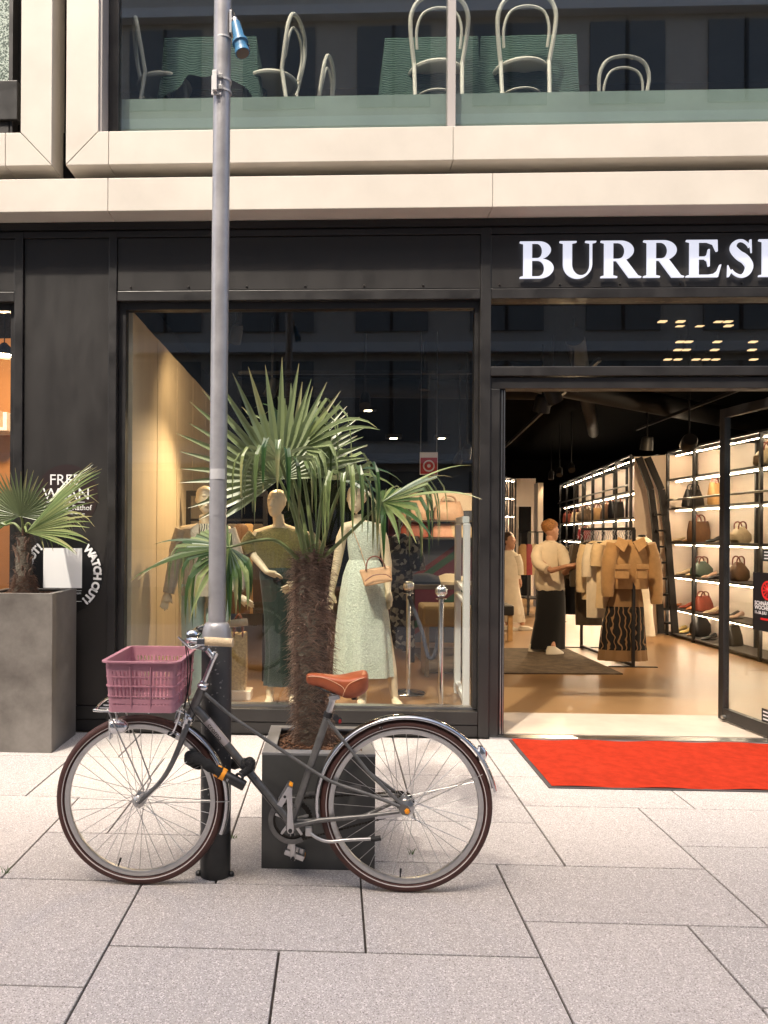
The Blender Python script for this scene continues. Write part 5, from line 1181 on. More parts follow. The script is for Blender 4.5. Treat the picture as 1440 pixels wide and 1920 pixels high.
# ladder
mat('ladder_wood', (.010, .008, .007), .6, spec=.15)
Yl = 11.55
lad = thing('ladder', 'dark wooden library ladder leaning between the two shelf walls', 'ladder', (W(1245, 1185, Yl).x, Yl, .012))
for s, px in ((0, (1198, 1220, 1228, 1240)), (1, (1214, 1240, 1250, 1266))):
    P = [W(px[0], 858, Yl + .15), W(px[1], 918, Yl + .08), W(px[2], 985, Yl + .04), W(px[3], 1188, Yl - .25 + .0)]
    for a, c in zip(P, P[1:]): B().bar(a, c, .085, .05, (0, 1, 0)).obj('rail', 'ladder_wood', lad, smooth=0)
for py in (965, 995, 1025, 1055, 1085, 1115, 1142, 1168):
    a, c = W(interp([(918, 1220), (985, 1228), (1188, 1240)], py), py, Yl), W(interp([(918, 1240), (985, 1250), (1188, 1266)], py), py, Yl); B().bar(a, c, .10, .028).obj('rung', 'ladder_wood', lad, smooth=0)

# ---- bags and shoes
def bag(c, w, h, d, m, label, along=(0, 1, 0), handle='tan_dark', style=0, name='handbag', cat='handbag'):
    c = Vector(c); a = Vector(along).normalized(); n_ = Vector((a.y, -a.x, 0)); t = thing(name, label, cat, c); th = math.atan2(a.y, a.x)
    pf = {0: [(0, .92, .9), (.06, 1, 1), (.5, .96, .8), (.9, .80, .45), (1, .74, .25)], 1: [(0, .80, .9), (.1, .95, 1), (.5, 1, .9), (.92, .98, .55), (1, .95, .35)], 2: [(0, .7, .9), (.2, 1, 1), (.55, 1, .85), (.8, .7, .6), (1, .3, .3)]}[style]
    rg = []
    for z, kx, ky in pf:
        row = []
        for j in range(20):
            q = 2 * math.pi * j / 20; u, v = math.cos(q), math.sin(q); u = math.copysign(abs(u) ** .45, u); v = math.copysign(abs(v) ** .6, v)
            row.append(c + a * u * kx * w / 2 + n_ * v * ky * d / 2 + Vector((0, 0, z * h + (.06 * h * u * u if z == 1 else 0))))
        rg.append(row)
    bo = B().rings(rg).obj('bag_body', m, t)
    for s in (-1, 1):
        B().tube(bez([c + a * -.24 * w + n_ * s * d * .16 + Vector((0, 0, h * .86)), c + a * -.20 * w + n_ * s * d * .2 + Vector((0, 0, h * 1.22)), c + n_ * s * d * .22 + Vector((0, 0, h * 1.36)), c + a * .20 * w + n_ * s * d * .2 + Vector((0, 0, h * 1.22)), c + a * .24 * w + n_ * s * d * .16 + Vector((0, 0, h * .86))], 16), .009, 6).obj('handle', handle, t)
    B().bar(c + a * -.16 * w + n_ * -d * .44 + Vector((0, 0, h * .55)), c + a * .16 * w + n_ * -d * .44 + Vector((0, 0, h * .55)), .012, h * .28).obj('flap', handle, t, smooth=0, bevel=.003)
    return t
def shoe(c, m, label, along=(-1, .3, 0), L_=.25, heel=0.):
    c = Vector(c); a = Vector(along); a.z = 0; a.normalize(); n_ = Vector((-a.y, a.x, 0)); t = thing('shoe', label, 'shoe', c)
    rg = []
    for u, hw, z0_, z1_ in ((0, .018, heel, .055 + heel), (.08, .03, heel, .062 + heel), (.3, .03, heel * .7, .05 + heel * .7), (.5, .034, heel * .25, .045), (.72, .042, 0, .04), (.9, .034, 0, .028), (1., .010, .004, .014)):
        p = c + a * (u - .5) * L_; rg.append([p + n_ * hw * math.cos(q) + Vector((0, 0, .003 + (z0_ + z1_) / 2 + (z1_ - z0_) / 2 * math.sin(q))) for q in [2 * math.pi * j / 12 for j in range(12)]])
    B().rings(rg).obj('upper', m, t)
    B().loft([(c.x, c.y, c.z, L_ * .48, .036, math.atan2(a.y, a.x)), (c.x, c.y, c.z + .012, L_ * .48, .036, math.atan2(a.y, a.x))], 14).obj('sole', 'dark_plastic', t)
    return t
def lm(name, col, r_=.5, v=.15): return mat(name, col, r_, var=v, vs=14.)
lm('l_black', (.012, .011, .011)); lm('l_brown', (.13, .065, .028)); lm('l_tan', (.45, .27, .11)); lm('l_green', (.075, .11, .085)); lm('l_red', (.26, .05, .025)); lm('l_beige', (.55, .43, .27)); lm('l_orange', (.52, .19, .06)); lm('l_gold', (.5, .36, .12), .3); lm('l_pink', (.55, .28, .2)); lm('l_blush', (.45, .30, .22)); lm('l_crimson', (.30, .025, .03)); lm('l_leopard', (.32, .17, .06), .6, .8); lm('l_woven', (.10, .065, .035), .7, .6)
def onR(px, z, off=.17): p = WX(px, 1000, XR + .08 + off); return Vector((p.x, p.y, z + .001))
RB = [(1299, 1.86, .40, .30, 'l_black', 'black leather handbag on the second shelf of the right shelf wall', 0), (1344, 1.86, .30, .36, 'l_tan', 'tan suede tote beside the black door frame on the upper right shelf', 1),
      (1310, 1.37, .42, .34, 'l_brown', 'large brown tote with raised handles on the middle right shelf', 1), (1316, .89, .40, .25, 'l_green', 'grey-green crescent handbag on the right shelf wall', 2), (1319, .42, .36, .24, 'l_red', 'rust red saddle bag above the lowest right shelf', 0), (1314, .06, .36, .36, 'l_black', 'black backpack on the floor shelf of the right shelf wall', 2),
      (1437, 2.28, .42, .26, 'l_beige', 'pale beige round bag on the top shelf behind the glass door', 2), (1388, 1.37, .34, .24, 'l_beige', 'cream shoulder bag seen through the glass door', 2), (1385, .89, .34, .28, 'l_brown', 'dark brown bag seen low through the glass door', 2), (1376, .06, .28, .30, 'l_black', 'black bucket bag on the floor shelf behind the glass door', 0)]
for px, z, w, h, m_, lb, sty in RB: bag(onR(px, z), w * .85, h * .82, .17, m_, lb, (1, .45, 0), 'blackmetal' if m_ == 'l_black' else 'tan_dark', sty)
RS = [(1273, 1.37, 'l_beige', 'beige sandal left of the brown tote'), (1294, 1.37, 'l_tan', 'tan flat shoe in front of the brown tote'), (1338, 1.37, 'l_black', 'black strappy sandal right of the brown tote'),
      (1281, .89, 'l_beige', 'beige slingback left of the grey-green handbag'), (1300, .89, 'l_gold', 'gold flat shoe under the grey-green handbag'), (1330, .89, 'l_blush', 'blush pointed flat right of the grey-green handbag'), (1343, .89, 'l_black', 'black loafer beside the door frame'),
      (1272, .42, 'l_orange', 'orange sandal at the left end above the lowest shelf'), (1287, .42, 'l_red', 'red-orange strappy sandal beside the rust red bag'), (1301, .42, 'l_orange', 'orange mule in front of the rust red bag'), (1334, .42, 'l_beige', 'cream sneaker right of the rust red bag'), (1345, .42, 'l_brown', 'brown shoe right of the cream sneaker'),
      (1275, .06, 'l_gold', 'shiny gold shoe on the floor shelf'), (1287, .06, 'l_gold', 'second gold shoe nearer the black backpack'), (1303, .06, 'l_leopard', 'leopard print shoe below the black backpack'), (1330, .06, 'l_black', 'black patterned shoe right of the backpack'), (1372, .42, 'l_black', 'black shoe low behind the glass door'), (1380, .42, 'l_blush', 'pink shoe low behind the glass door')]
for px, z, m_, lb in RS: shoe(onR(px, z, .10), m_, lb, (-1, -.35, 0), .25, .03)
def onL(px, z, off=.2):
    # along the rear shelf line
    d = ray(px, 1000); n_ = nL; p = L0 + nL * off; t = (p.dot(n_)) / (d.dot(n_)); q = d * t; return Vector((q.x, q.y, z + .001))
LBg = [(1066, 1.74, .30, .22, 'l_red', 'small red bag far left on the rear shelf', 1), (1080, 1.74, .26, .22, 'l_beige', 'cream bag on the rear shelf', 0), (1099, 1.74, .46, .26, 'l_woven', 'dark woven basket bag on the rear shelf', 2), (1122, 1.74, .32, .24, 'l_tan', 'tan and white bag on the rear shelf', 1), (1141, 1.74, .34, .28, 'l_brown', 'brown bucket bag near the front of the rear shelf', 0), (1155, 1.74, .30, .30, 'l_black', 'tall black bag with long straps on the rear shelf', 1),
       (1097, 1.35, .36, .22, 'l_crimson', 'crimson wire basket bag on the lower rear shelf', 1), (1060, .94, .7, .16, 'l_black', 'black hat on the rear shelf behind the blond person', 2)]
for px, z, w, h, m_, lb, sty in LBg: bag(onL(px, z), w, h, .18, m_, lb, (1, .5, 0), 'tan_dark', sty)

# ---- clothes rack with garments
RX0, RY0, RX1, RY1, RZ = 3.276, 8.81, 3.17, 10.29, 1.525
rk = thing('clothes_rack', 'black metal clothes rack in the middle of the shop', 'clothes rack', (3.22, 9.5, .012))
for x, y in ((RX0, RY0), (RX1, RY1)):
    B().box(x - .015, x + .015, y - .015, y + .015, .012, RZ).obj('upright', 'blackmetal', rk, smooth=0); B().box(x - .26, x + .26, y - .02, y + .02, .012, .022).obj('foot', 'blackmetal', rk, smooth=0)
B().bar((RX0, RY0, .035), (RX1, RY1, .035), .03, .03).obj('base_rail', 'blackmetal', rk, smooth=0); B().bar((RX0, RY0, RZ + .008), (RX1, RY1, RZ + .008), .03, .03).obj('top_rail', 'blackmetal', rk, smooth=0)
B().bar((RX0, RY0, RZ - .16), (RX1, RY1, RZ - .16), .02, .02).obj('hanging_rail', 'blackmetal', rk, smooth=0)
for i in range(22):
    t = i / 21; x, y = lerp(RX0, RX1, t), lerp(RY0 + .06, RY1 - .1, t); B().tube([(x + .02, y, RZ), (x - .01, y, RZ - .04), (x + .015, y, RZ - .08), (x, y, RZ - .14)], .004, 5).obj('hook', 'steel', rk)
cloth_mat('c_tan', (.40, .245, .11), .85, var=.16, vs=9., bump=.6, bs=16.); cloth_mat('c_cream', (.62, .48, .29), .85, var=.12, vs=10., bump=.6, bs=16.); cloth_mat('c_dark', (.055, .040, .026), .85, var=.2, vs=10.); cloth_mat('c_grey', (.10, .08, .06), .85, var=.2, vs=12.); cloth_mat('c_white', (.72, .64, .50), .85, var=.05, vs=10.)
m = cloth_mat('c_skirt', (.2, .13, .07)); N, L, b = nodes(m); tc = N.new('ShaderNodeTexCoord'); sp = N.new('ShaderNodeSeparateXYZ'); L.new(tc.outputs['Object'], sp.inputs[0])
wv = N.new('ShaderNodeTexWave'); wv.inputs['Scale'].default_value = 5.5; wv.inputs['Distortion'].default_value = 7.; wv.inputs['Detail'].default_value = 1.; wv.inputs['Detail Scale'].default_value = 1.6; L.new(tc.outputs['Object'], wv.inputs['Vector'])
r1 = N.new('ShaderNodeMapRange'); r1.inputs['From Min'].default_value = .06; r1.inputs['From Max'].default_value = .16; L.new(wv.outputs['Fac'], r1.inputs[0])
band = N.new('ShaderNodeMath'); band.operation = 'COMPARE'; band.inputs[1].default_value = .36; band.inputs[2].default_value = .24; L.new(sp.outputs['Z'], band.inputs[0])
mu_ = N.new('ShaderNodeMath'); mu_.operation = 'MULTIPLY'; L.new(band.outputs[0], mu_.inputs[0]); L.new(r1.outputs[0], mu_.inputs[1]); L.new(mixc(mu_.outputs[0], (.25, .15, .07), (.010, .009, .009)), b.inputs['Base Color'])
def garment(name, label, cat, Y_, rows, m_, sleeves=None, fold=(6, .06), flat=.28, hang=True, n=36):
    c = W((rows[-1][1] + rows[-1][2]) / 2, rows[-1][0], Y_); t = thing(name, label, cat, c)
    loftpx(rows, Y_, n, m_, 'cloth', t, folds(fold[0], fold[1], Y_ * 7, fold[0] * 2 + 1, .25), flat)
    for pts, rad in (sleeves or []): tubepx([(a, c_, Y_) for a, c_ in pts], rad, m_, 'sleeve', t, wr=.025)
    if hang:
        a = W((rows[0][1] + rows[0][2]) / 2, rows[0][0], Y_); B().tube(bez([a, a + Vector((0, 0, .05)), a + Vector((.02, 0, .09)), a + Vector((-.005, 0, .115))], 8), .004, 5).obj('hanger_hook', 'steel', t)
        B().bar(a + Vector((-.17, 0, -.035)), a + Vector((.17, 0, -.035)), .02, .02).obj('hanger', 'blackmetal', t, smooth=0)
    return t
G_ = 'clothes hanging on the rack'
jk = garment('jacket', 'tan cropped jacket with flap pockets at the front of the rack', 'jacket', 8.86, [(1012, 1172, 1196), (1018, 1152, 1214), (1030, 1146, 1222), (1060, 1146, 1222), (1090, 1150, 1216), (1104, 1152, 1214)], 'c_tan', [([(1152, 1020), (1143, 1050), (1140, 1090), (1139, 1118)], [.085, .085, .075, .06]), ([(1214, 1020), (1224, 1055), (1229, 1095), (1231, 1132)], [.085, .085, .075, .06])], (5, .04), .35)
for px0, px1 in ((1154, 1180), (1194, 1214)):
    a, c = W(px0, 1060, 8.70), W(px1, 1086, 8.70); B().box(a.x, c.x, 8.70, 8.73, c.z, a.z).obj('pocket', 'c_tan', jk, smooth=0, bevel=.01); B().box(a.x - .01, c.x + .01, 8.685, 8.70, a.z - .045, a.z + .01).obj('pocket_flap', 'c_tan', jk, smooth=0, bevel=.008)
for s in (-1, 1): B().prism([W(1184 + s * 3, 1016, 8.74), W(1184 + s * 24, 1006, 8.78), W(1184 + s * 30, 1022, 8.72), W(1184 + s * 14, 1036, 8.68)], (0, .02, 0)).obj('collar', 'c_tan', jk, smooth=0, bevel=.006)
garment('skirt', 'long brown pleated skirt with black pattern below the tan jacket', 'skirt', 8.92, [(1100, 1152, 1202), (1130, 1140, 1206), (1180, 1128, 1209), (1238, 1122, 1212)], 'c_skirt', None, (13, .05), .35, False, 72)
garment('shirt', 'cream shirt with striped sleeve next to the tan jacket', 'shirt', 9.0, [(1012, 1138, 1160), (1020, 1122, 1172), (1050, 1120, 1174), (1100, 1120, 1174), (1140, 1118, 1172)], 'c_cream', [([(1124, 1020), (1119, 1040), (1118, 1062)], [.07, .07, .065])])
garment('dress', 'long cream dress hanging behind the striped shirt', 'dress', 9.14, [(1014, 1122, 1142), (1022, 1106, 1154), (1060, 1103, 1156), (1110, 1101, 1156), (1158, 1101, 1154)], 'c_white', [([(1110, 1022), (1102, 1050), (1100, 1082)], [.065, .065, .055])])
garment('blouse', 'pale blouse with loose sleeve on the rack', 'blouse', 9.3, [(1014, 1110, 1130), (1022, 1095, 1140), (1060, 1092, 1142), (1098, 1091, 1142), (1124, 1091, 1140)], 'c_cream', [([(1098, 1022), (1091, 1055), (1090, 1110)], [.065, .065, .06])])
garment('coat', 'long dark brown coat on the rack', 'coat', 9.5, [(1016, 1096, 1116), (1024, 1081, 1126), (1070, 1078, 1128), (1120, 1078, 1128), (1172, 1080, 1130)], 'c_dark', [([(1085, 1024), (1079, 1060), (1078, 1100)], [.07, .07, .06])])
garment('jacket', 'grey-brown wool jacket left of the dark coat', 'jacket', 9.75, [(1017, 1092, 1110), (1025, 1076, 1122), (1060, 1073, 1122), (1100, 1074, 1122)], 'c_grey', [([(1079, 1024), (1073, 1055), (1071, 1085)], [.065, .065, .055])])
garment('dress', 'black long dress at the rear end of the rack', 'dress', 10.0, [(1019, 1080, 1098), (1028, 1064, 1108), (1080, 1062, 1106), (1130, 1061, 1106), (1152, 1061, 1106)], 'black_cloth')
garment('jacket', 'olive grey jacket nearest the blond person', 'jacket', 10.18, [(1020, 1074, 1090), (1026, 1058, 1100), (1060, 1056, 1100), (1096, 1057, 1098)], 'c_grey')
# dress form in white
df = thing('dress_form', 'dress form in white jacket and trousers beside the ladder', 'dress form', (W(1205, 1195, 10.9).x, 10.9, .012))
loftpx([(1006, 1197, 1211, 0, .9), (1014, 1186, 1222, 0, .5), (1040, 1182, 1228, 0, .55), (1080, 1186, 1224, 0, .6), (1110, 1184, 1226, 0, .6)], 10.9, 24, 'c_white', 'jacket', df, folds(5, .02))
loftpx([(1108, 1188, 1222, 0, .6), (1150, 1190, 1224, 0, .5), (1192, 1192, 1228, 0, .5)], 10.9, 24, 'c_white', 'trousers', df, folds(5, .04))
B().lathe([(.05, 0), (.055, .02), (.04, .03), (0, .032)], W(1204, 1007, 10.9), 16).obj('neck_cap', 'blackmetal', df)
B().cyl(W(1206, 1190, 10.9), Vector((W(1206, 1190, 10.9).x, 10.9, .012)), .02).obj('pole', 'blackmetal', df)
# rug, bench
m = mat('rug', (.09, .065, .042), .95, var=.5, vs=7., bump=.5, bs=90.)
a = G0(1168, 1265, .012); B().prism([a, G0(948, 1264, .012), G0(948, 1264, .012) + Vector((-.8, 0, 0)), G0(948, 1264, .012) + Vector((-.8, 1.75, 0)), G0(1062, 1217, .012)], (0, 0, .012)).obj('rug', 'rug', smooth=0, label='worn grey-brown patterned rug on the shop floor', cat='rug')
bn = thing('bench', 'low dark bench cut off by the door jamb', 'bench', (W(945, 1190, 11.).x, 11., .012)); x_ = W(958, 1190, 11.).x
B().box(x_ - .7, x_, 10.8, 11.25, .36, .50).obj('seat', 'l_black', bn, smooth=0, bevel=.02)
for dx in (-.66, -.04): B().box(x_ + dx - .03, x_ + dx + .03, 10.85, 10.91, .012, .36).obj('leg', 'l_tan', bn, smooth=0)
# rear clothes frames and shelving deep in the shop
r2 = thing('clothes_rack', 'dark rail with clothes deep in the shop behind the people', 'clothes rack', (W(1000, 1140, 14.5).x, 14.5, .012)); xa, xb = W(985, 1100, 14.5).x, W(1018, 1100, 14.5).x
for x in (xa, (xa + xb) / 2, xb):
    for y in (14.3, 14.9): B().box(x - .015, x + .015, y - .015, y + .015, .012, 1.5).obj('upright', 'blackmetal', r2, smooth=0)
for z in (.3, .75, 1.2, 1.5): B().box(xa, xb, 14.28, 14.92, z, z + .02).obj('rail', 'blackmetal', r2, smooth=0)
for i, (m_, px, lb) in enumerate((('c_tan', 981, 'tan coat on the deep dark rail'), ('l_crimson', 992, 'red top on the deep dark rail'), ('c_cream', 1003, 'cream top on the deep dark rail'))):
    garment('shirt', lb, 'shirt', 14.25, [(1020, px - 4, px + 4), (1026, px - 9, px + 9), (1050, px - 10, px + 10), (1078, px - 10, px + 10)], m_, None, (5, .06), .3, False, 18)
shelf_unit('dim lit shelf unit at the far left end of the shop', (W(946, 1000, 17.5).x, 17.5, 0), (W(966, 1000, 18.).x, 18., 0), (0, 1, 0), .35, [.3, .9, 1.4, 1.9, 2.3], 2.7, 2)
B().box(W(968, 1000, 18).x, W(1010, 1000, 18).x, 18.3, 18.4, .012, 2.75).obj('shop_rear_panel', 'plaster', bld, smooth=0)
B().box(W(1008, 1000, 16).x, W(1018, 1000, 16).x, 16, 16.3, .012, 2.5).obj('shop_column', 'plaster', bld, smooth=0)
B().box(W(978, 1000, 18).x, W(1000, 1000, 18).x, 18.2, 18.28, .012, 2.1).obj('shop_doorway', 'dark_wall', bld, smooth=0)

# ---- glass door leaf swung inwards
hx, hy, ex, ey = 3.135, 5.45, 3.035, 6.33
dl = thing('door', 'open black-framed glass door at the right edge with a poster', 'door', (hx, 5.9, 0)); dd = Vector((ex - hx, ey - hy, 0)).normalized(); dnr = Vector((-dd.y, dd.x, 0))
hP, eP = Vector((hx, hy, 0)), Vector((ex, ey, 0))
def leaf(a, c, z0_, z1_, t_): return B().prism([hP + dd * a - dnr * t_ / 2 + Vector((0, 0, z0_)), hP + dd * c - dnr * t_ / 2 + Vector((0, 0, z0_)), hP + dd * c + dnr * t_ / 2 + Vector((0, 0, z0_)), hP + dd * a + dnr * t_ / 2 + Vector((0, 0, z0_))], (0, 0, z1_ - z0_))
LW = (eP - hP).length
leaf(LW - .065, LW, .03, 2.45, .05).obj('stile', 'black', dl, smooth=0, bevel=.004); leaf(0, .065, .03, 2.45, .05).obj('stile', 'black', dl, smooth=0, bevel=.004)
leaf(.066, LW - .066, .03, .12, .05).obj('bottom_rail', 'black', dl, smooth=0, bevel=.004); leaf(.066, LW - .066, 2.38, 2.45, .05).obj('top_rail', 'black', dl, smooth=0, bevel=.004)
leaf(.066, LW - .066, .121, 2.379, .010).obj('pane', 'glass', dl, smooth=0)
B().lathe([(.014, -.02), (.014, .02), (0, .022)], eP - dd * .09 - dnr * -.03 + Vector((0, 0, .06)), 12, axis=dnr).obj('floor_bolt', 'steel', dl)
mat('poster_black', (.010, .010, .012), .4); mat('poster_red', (.62, .02, .02), .5)
def doorpt(px, py):
    d = ray(px, py); o_ = Vector((0, 0, CAM_H)); n_ = dnr; P0 = hP - dnr * -.0 ; t = (P0 - o_).dot(n_) / d.dot(n_); return o_ + d * t
side = -1 if (Vector((0, 0, 0)) - hP).dot(dnr) < 0 else 1
off = dnr * side * .0075
pa, pb = doorpt(1414, 1072), doorpt(1414, 1180)
po = thing('poster', 'black poster with red round emblem on the glass door', 'poster', pa + off)
ux = -dd; uz = Vector((0, 0, 1)); pw = .30; ph = pa.z - pb.z
def ppt(u, v, e=0.): return Vector((pa.x, pa.y, pb.z)) + ux * u * pw + uz * v * ph + off + dnr * side * e
def prect(u0, u1, v0, v1, e, m_, nm): return B().prism([ppt(u0, v0, e), ppt(u1, v0, e), ppt(u1, v1, e), ppt(u0, v1, e)], dnr * side * .0006).obj(nm, m_, po, smooth=0)
prect(0, 1, 0, 1, 0, 'poster_black', 'sheet')
g = B(); cc = ppt(.55, .70, .0012)
g.ring(cc, .062, .008, dnr, 32, 4, rz=.0004)
for i in range(11):
    a_ = R(20 + i * 32.7); d_ = ux * math.cos(a_) + uz * math.sin(a_); g.obox(cc + d_ * .028, d_ * .024, d_.cross(dnr) * .006, dnr * .0004)
g.ball(cc, .014, .014, .02); g.obj('emblem', 'poster_red', po, smooth=0)
def ptext(txt, u, v, size): 
    vs, fs = text_mesh(txt, size, 0, 'LEFT', .001); B().add([ppt(u, v, .0012) + ux * q.x + uz * q.y for q in vs], fs).obj('lettering', 'print_white', po, smooth=0)
ptext('SCHNÄPPCHEN', .07, .44, .040); ptext('WOCHEN', .07, .365, .040); ptext('11.-26. JULI', .07, .29, .028)
prect(.30, .75, .19, .225, .0012, 'poster_red', 'red_bar')
for nm, (y0_, y1_), (x0_,) , lb in (('notice', (1030, 1052), (1432,), 'small black notice on the glass door above the poster'), ('notice', (1327, 1352), (1430,), 'small black and white notice low on the glass door')):
    q0_, q1_ = doorpt(x0_, y0_), doorpt(x0_, y1_); nt_ = thing(nm, lb, 'notice', q1_ + off); h_ = q0_.z - q1_.z
    def nr(u0, u1, v0, v1, e, m_, n2):
        b0 = Vector((q1_.x, q1_.y, q1_.z)) + off + dnr * side * e; B().prism([b0 + ux * u0 * .14 + uz * v0 * h_, b0 + ux * u1 * .14 + uz * v0 * h_, b0 + ux * u1 * .14 + uz * v1 * h_, b0 + ux * u0 * .14 + uz * v1 * h_], dnr * side * .0005).obj(n2, m_, nt_, smooth=0)
    nr(0, 1, 0, 1, 0, 'poster_black', 'sheet')
    for k in range(3): nr(.12, .8, .18 + k * .27, .28 + k * .27, .001, 'print_white', 'printed_line')

# ---- window display: stanchions, rope, antenna, red sign, table, bench
def stanchion(px, pyb, pyt, label):
    p = G0(px, pyb, .012); zt_ = W(px, pyt, p.y).z; t = thing('stanchion', label, 'stanchion', p)
    B().lathe([(.155, 0), (.16, .006), (.15, .016), (.06, .026), (.022, .04)], p, 32).obj('base', 'chrome', t); B().cyl(p + Vector((0, 0, .03)), Vector((p.x, p.y, zt_ - .12)), .021, n=20).obj('pole', 'chrome', t)
    B().lathe([(.021, 0), (.045, .004), (.045, .010), (.024, .014)], Vector((p.x, p.y, zt_ - .125)), 24).obj('collar', 'chrome', t)
    c = Vector((p.x, p.y, zt_ - .055)); g = B(); rg = []
    for i in range(13):
        ph_ = max(.05, min(math.pi - .05, math.pi * i / 12)); rg.append([c + Vector((math.cos(q) * math.sin(ph_), math.sin(q) * math.sin(ph_), -math.cos(ph_))) * .052 * (1 - .08 * abs(math.cos(6 * q)) ** 6) for q in [2 * math.pi * j / 48 for j in range(48)]])
    g.rings(rg).obj('finial', 'chrome', t); return Vector((p.x, p.y, zt_ - .14))
sa = stanchion(765, 1300, 1088, 'steel rope stanchion standing next to the tweed dress'); sb = stanchion(826, 1329, 1096, 'steel rope stanchion standing beside the white security gate')
mat('rope', (.035, .04, .06), .8, bump=.8, bs=80.)
P = [W(790, 1180, 6.95), W(800, 1222, 6.9), W(806, 1234, 6.88), W(815, 1228, 6.85), W(822, 1190, 6.8)]
Pr = bez([sa, *P, sb + Vector((0, .03, -.15))], 60); B().tube(Pr, [.017 + .003 * math.sin(i * 2.4) for i in range(len(Pr))], 10).obj('barrier_rope', 'rope', label='dark braided barrier rope drooping between the stanchions', cat='rope')
mat('gate_white', (.62, .62, .60), .45)
ga, gb = G0(857, 1300, .012), G0(873, 1331, .012)
gt = thing('security_gate', 'white open-frame security gate by the right window edge', 'security gate', (ga + gb) / 2)
zt_ = 1.58
for q in (ga, gb): B().box(q.x - .028, q.x + .028, q.y - .03, q.y + .03, .012, zt_ - .03).obj('upright', 'gate_white', gt, smooth=0, bevel=.01)
B().bar(Vector((ga.x, ga.y - .03, zt_)), Vector((gb.x, gb.y + .03, zt_)), .056, .06).obj('top_bar', 'gate_white', gt, smooth=0, bevel=.01)
for z in (.93, 1.03): B().bar(Vector((ga.x, ga.y - .03, z)), Vector((gb.x, gb.y + .03, z - .03)), .05, .035).obj('cross_bar', 'gate_white', gt, smooth=0, bevel=.008)
B().bar(Vector((ga.x, ga.y - .03, .10)), Vector((gb.x, gb.y + .03, .10)), .05, .06).obj('cross_bar', 'gate_white', gt, smooth=0, bevel=.008)
mat('sign_red', (.50, .02, .015), .5)
Ys = 8.; s_a, s_b = W(787, 890, Ys), W(821, 848, Ys)
rsn = thing('hanging_sign', 'red and white square sign with ring hanging from the ceiling', 'sign', ((s_a.x + s_b.x) / 2, Ys, s_a.z))
B().box(s_a.x, s_b.x, Ys, Ys + .012, s_a.z, s_b.z).obj('board', 'white', rsn, smooth=0)
zc_ = W(804, 872, Ys).z; xc_ = (s_a.x + s_b.x) / 2; hw_ = (s_b.x - s_a.x) / 2
B().box(xc_ - hw_ * .92, xc_ + hw_ * .92, Ys - .003, Ys - .0005, s_a.z + .008, s_a.z + hw_ * 1.9).obj('red_field', 'sign_red', rsn, smooth=0)
zc_ = s_a.z + hw_ * .98
for r_, m_, e in ((hw_ * .66, 'white', .006), (hw_ * .50, 'sign_red', .008), (hw_ * .20, 'white', .010)): B().lathe([(0, 0), (r_, 0), (r_, .002), (0, .002)], (xc_, Ys - e, zc_), 28, axis=(0, 1, 0)).obj('ring', m_, rsn)
for x in (s_a.x + .01, s_b.x - .01): B().cyl((x, Ys + .006, s_b.z), (x, Ys + .006, 3.5), .0025, n=5).obj('wire', 'steel', rsn)
# colourful display wall in the back of the window
m = mat('mural', (.03, .04, .07), .6); N, L, b = nodes(m); tc = N.new('ShaderNodeTexCoord'); mp = N.new('ShaderNodeMapping'); mp.inputs['Rotation'].default_value = (0, R(35), 0); mp.inputs['Scale'].default_value = (.9, 1, .9); L.new(tc.outputs['Object'], mp.inputs[0])
wv = N.new('ShaderNodeTexWave'); wv.bands_direction = 'Z'; wv.inputs['Scale'].default_value = .32; wv.inputs['Distortion'].default_value = 1.5; wv.inputs['Detail'].default_value = 0; L.new(mp.outputs[0], wv.inputs['Vector'])
cr = N.new('ShaderNodeValToRGB'); cr.color_ramp.interpolation = 'CONSTANT'; cols = [(0, (.055, .07, .11)), (.35, (.10, .015, .03)), (.52, (.012, .06, .04)), (.75, (.075, .012, .035))]
cr.color_ramp.elements[0].color = (*cols[0][1], 1); cr.color_ramp.elements[1].position = cols[1][0]; cr.color_ramp.elements[1].color = (*cols[1][1], 1)
for p_, c_ in cols[2:]: e_ = cr.color_ramp.elements.new(p_); e_.color = (*c_, 1)
L.new(wv.outputs['Fac'], cr.inputs[0]); L.new(cr.outputs[0], b.inputs['Base Color'])
Yw = 10.6; xa, xb = W(728, 1000, Yw).x, W(905, 1000, Yw).x
dw = thing('display_wall', 'dark wall with diagonal green and burgundy shapes behind the stanchions', 'display wall', ((xa + xb) / 2, Yw, .012))
B().box(xa, xb, Yw, Yw + .1, .012, W(800, 958, Yw).z).obj('mural_panel', 'mural', dw, smooth=0); B().box(xa, xb, Yw + .02, Yw + .12, W(800, 957, Yw).z, W(800, 924, Yw).z).obj('cream_band', 'plaster', dw, smooth=0)
for py in (976, 1008): z = W(800, py, Yw).z; B().box(xa + .1, xb, Yw - .3, Yw - .005, z - .02, z).obj('shelf', 'shelf_board', dw, smooth=0)
for px, py, w_, h_, m_, lb in ((778, 976, .40, .26, 'l_blush', 'pale pink bag on the upper display shelf'), (841, 976, .40, .24, 'l_blush', 'blush bag with round handle near the security gate'), (776, 1008, .42, .20, 'l_red', 'red orange bag on the lower display shelf'), (836, 1008, .40, .18, 'l_pink', 'pink bag on the lower display shelf'), (862, 1008, .34, .2, 'l_beige', 'cream bag at the right of the lower display shelf')):
    p = W(px, py, Yw - .16); bag(p, w_, h_, .16, m_, lb, (1, 0, 0), m_, 0)
tb = thing('display_table', 'dark display table with folded clothes behind the stanchions', 'table', (W(820, 1150, 9.3).x, 9.3, .012)); xa, xb = W(762, 1100, 9.).x, W(905, 1100, 9.).x; zt_ = W(820, 1097, 8.9).z
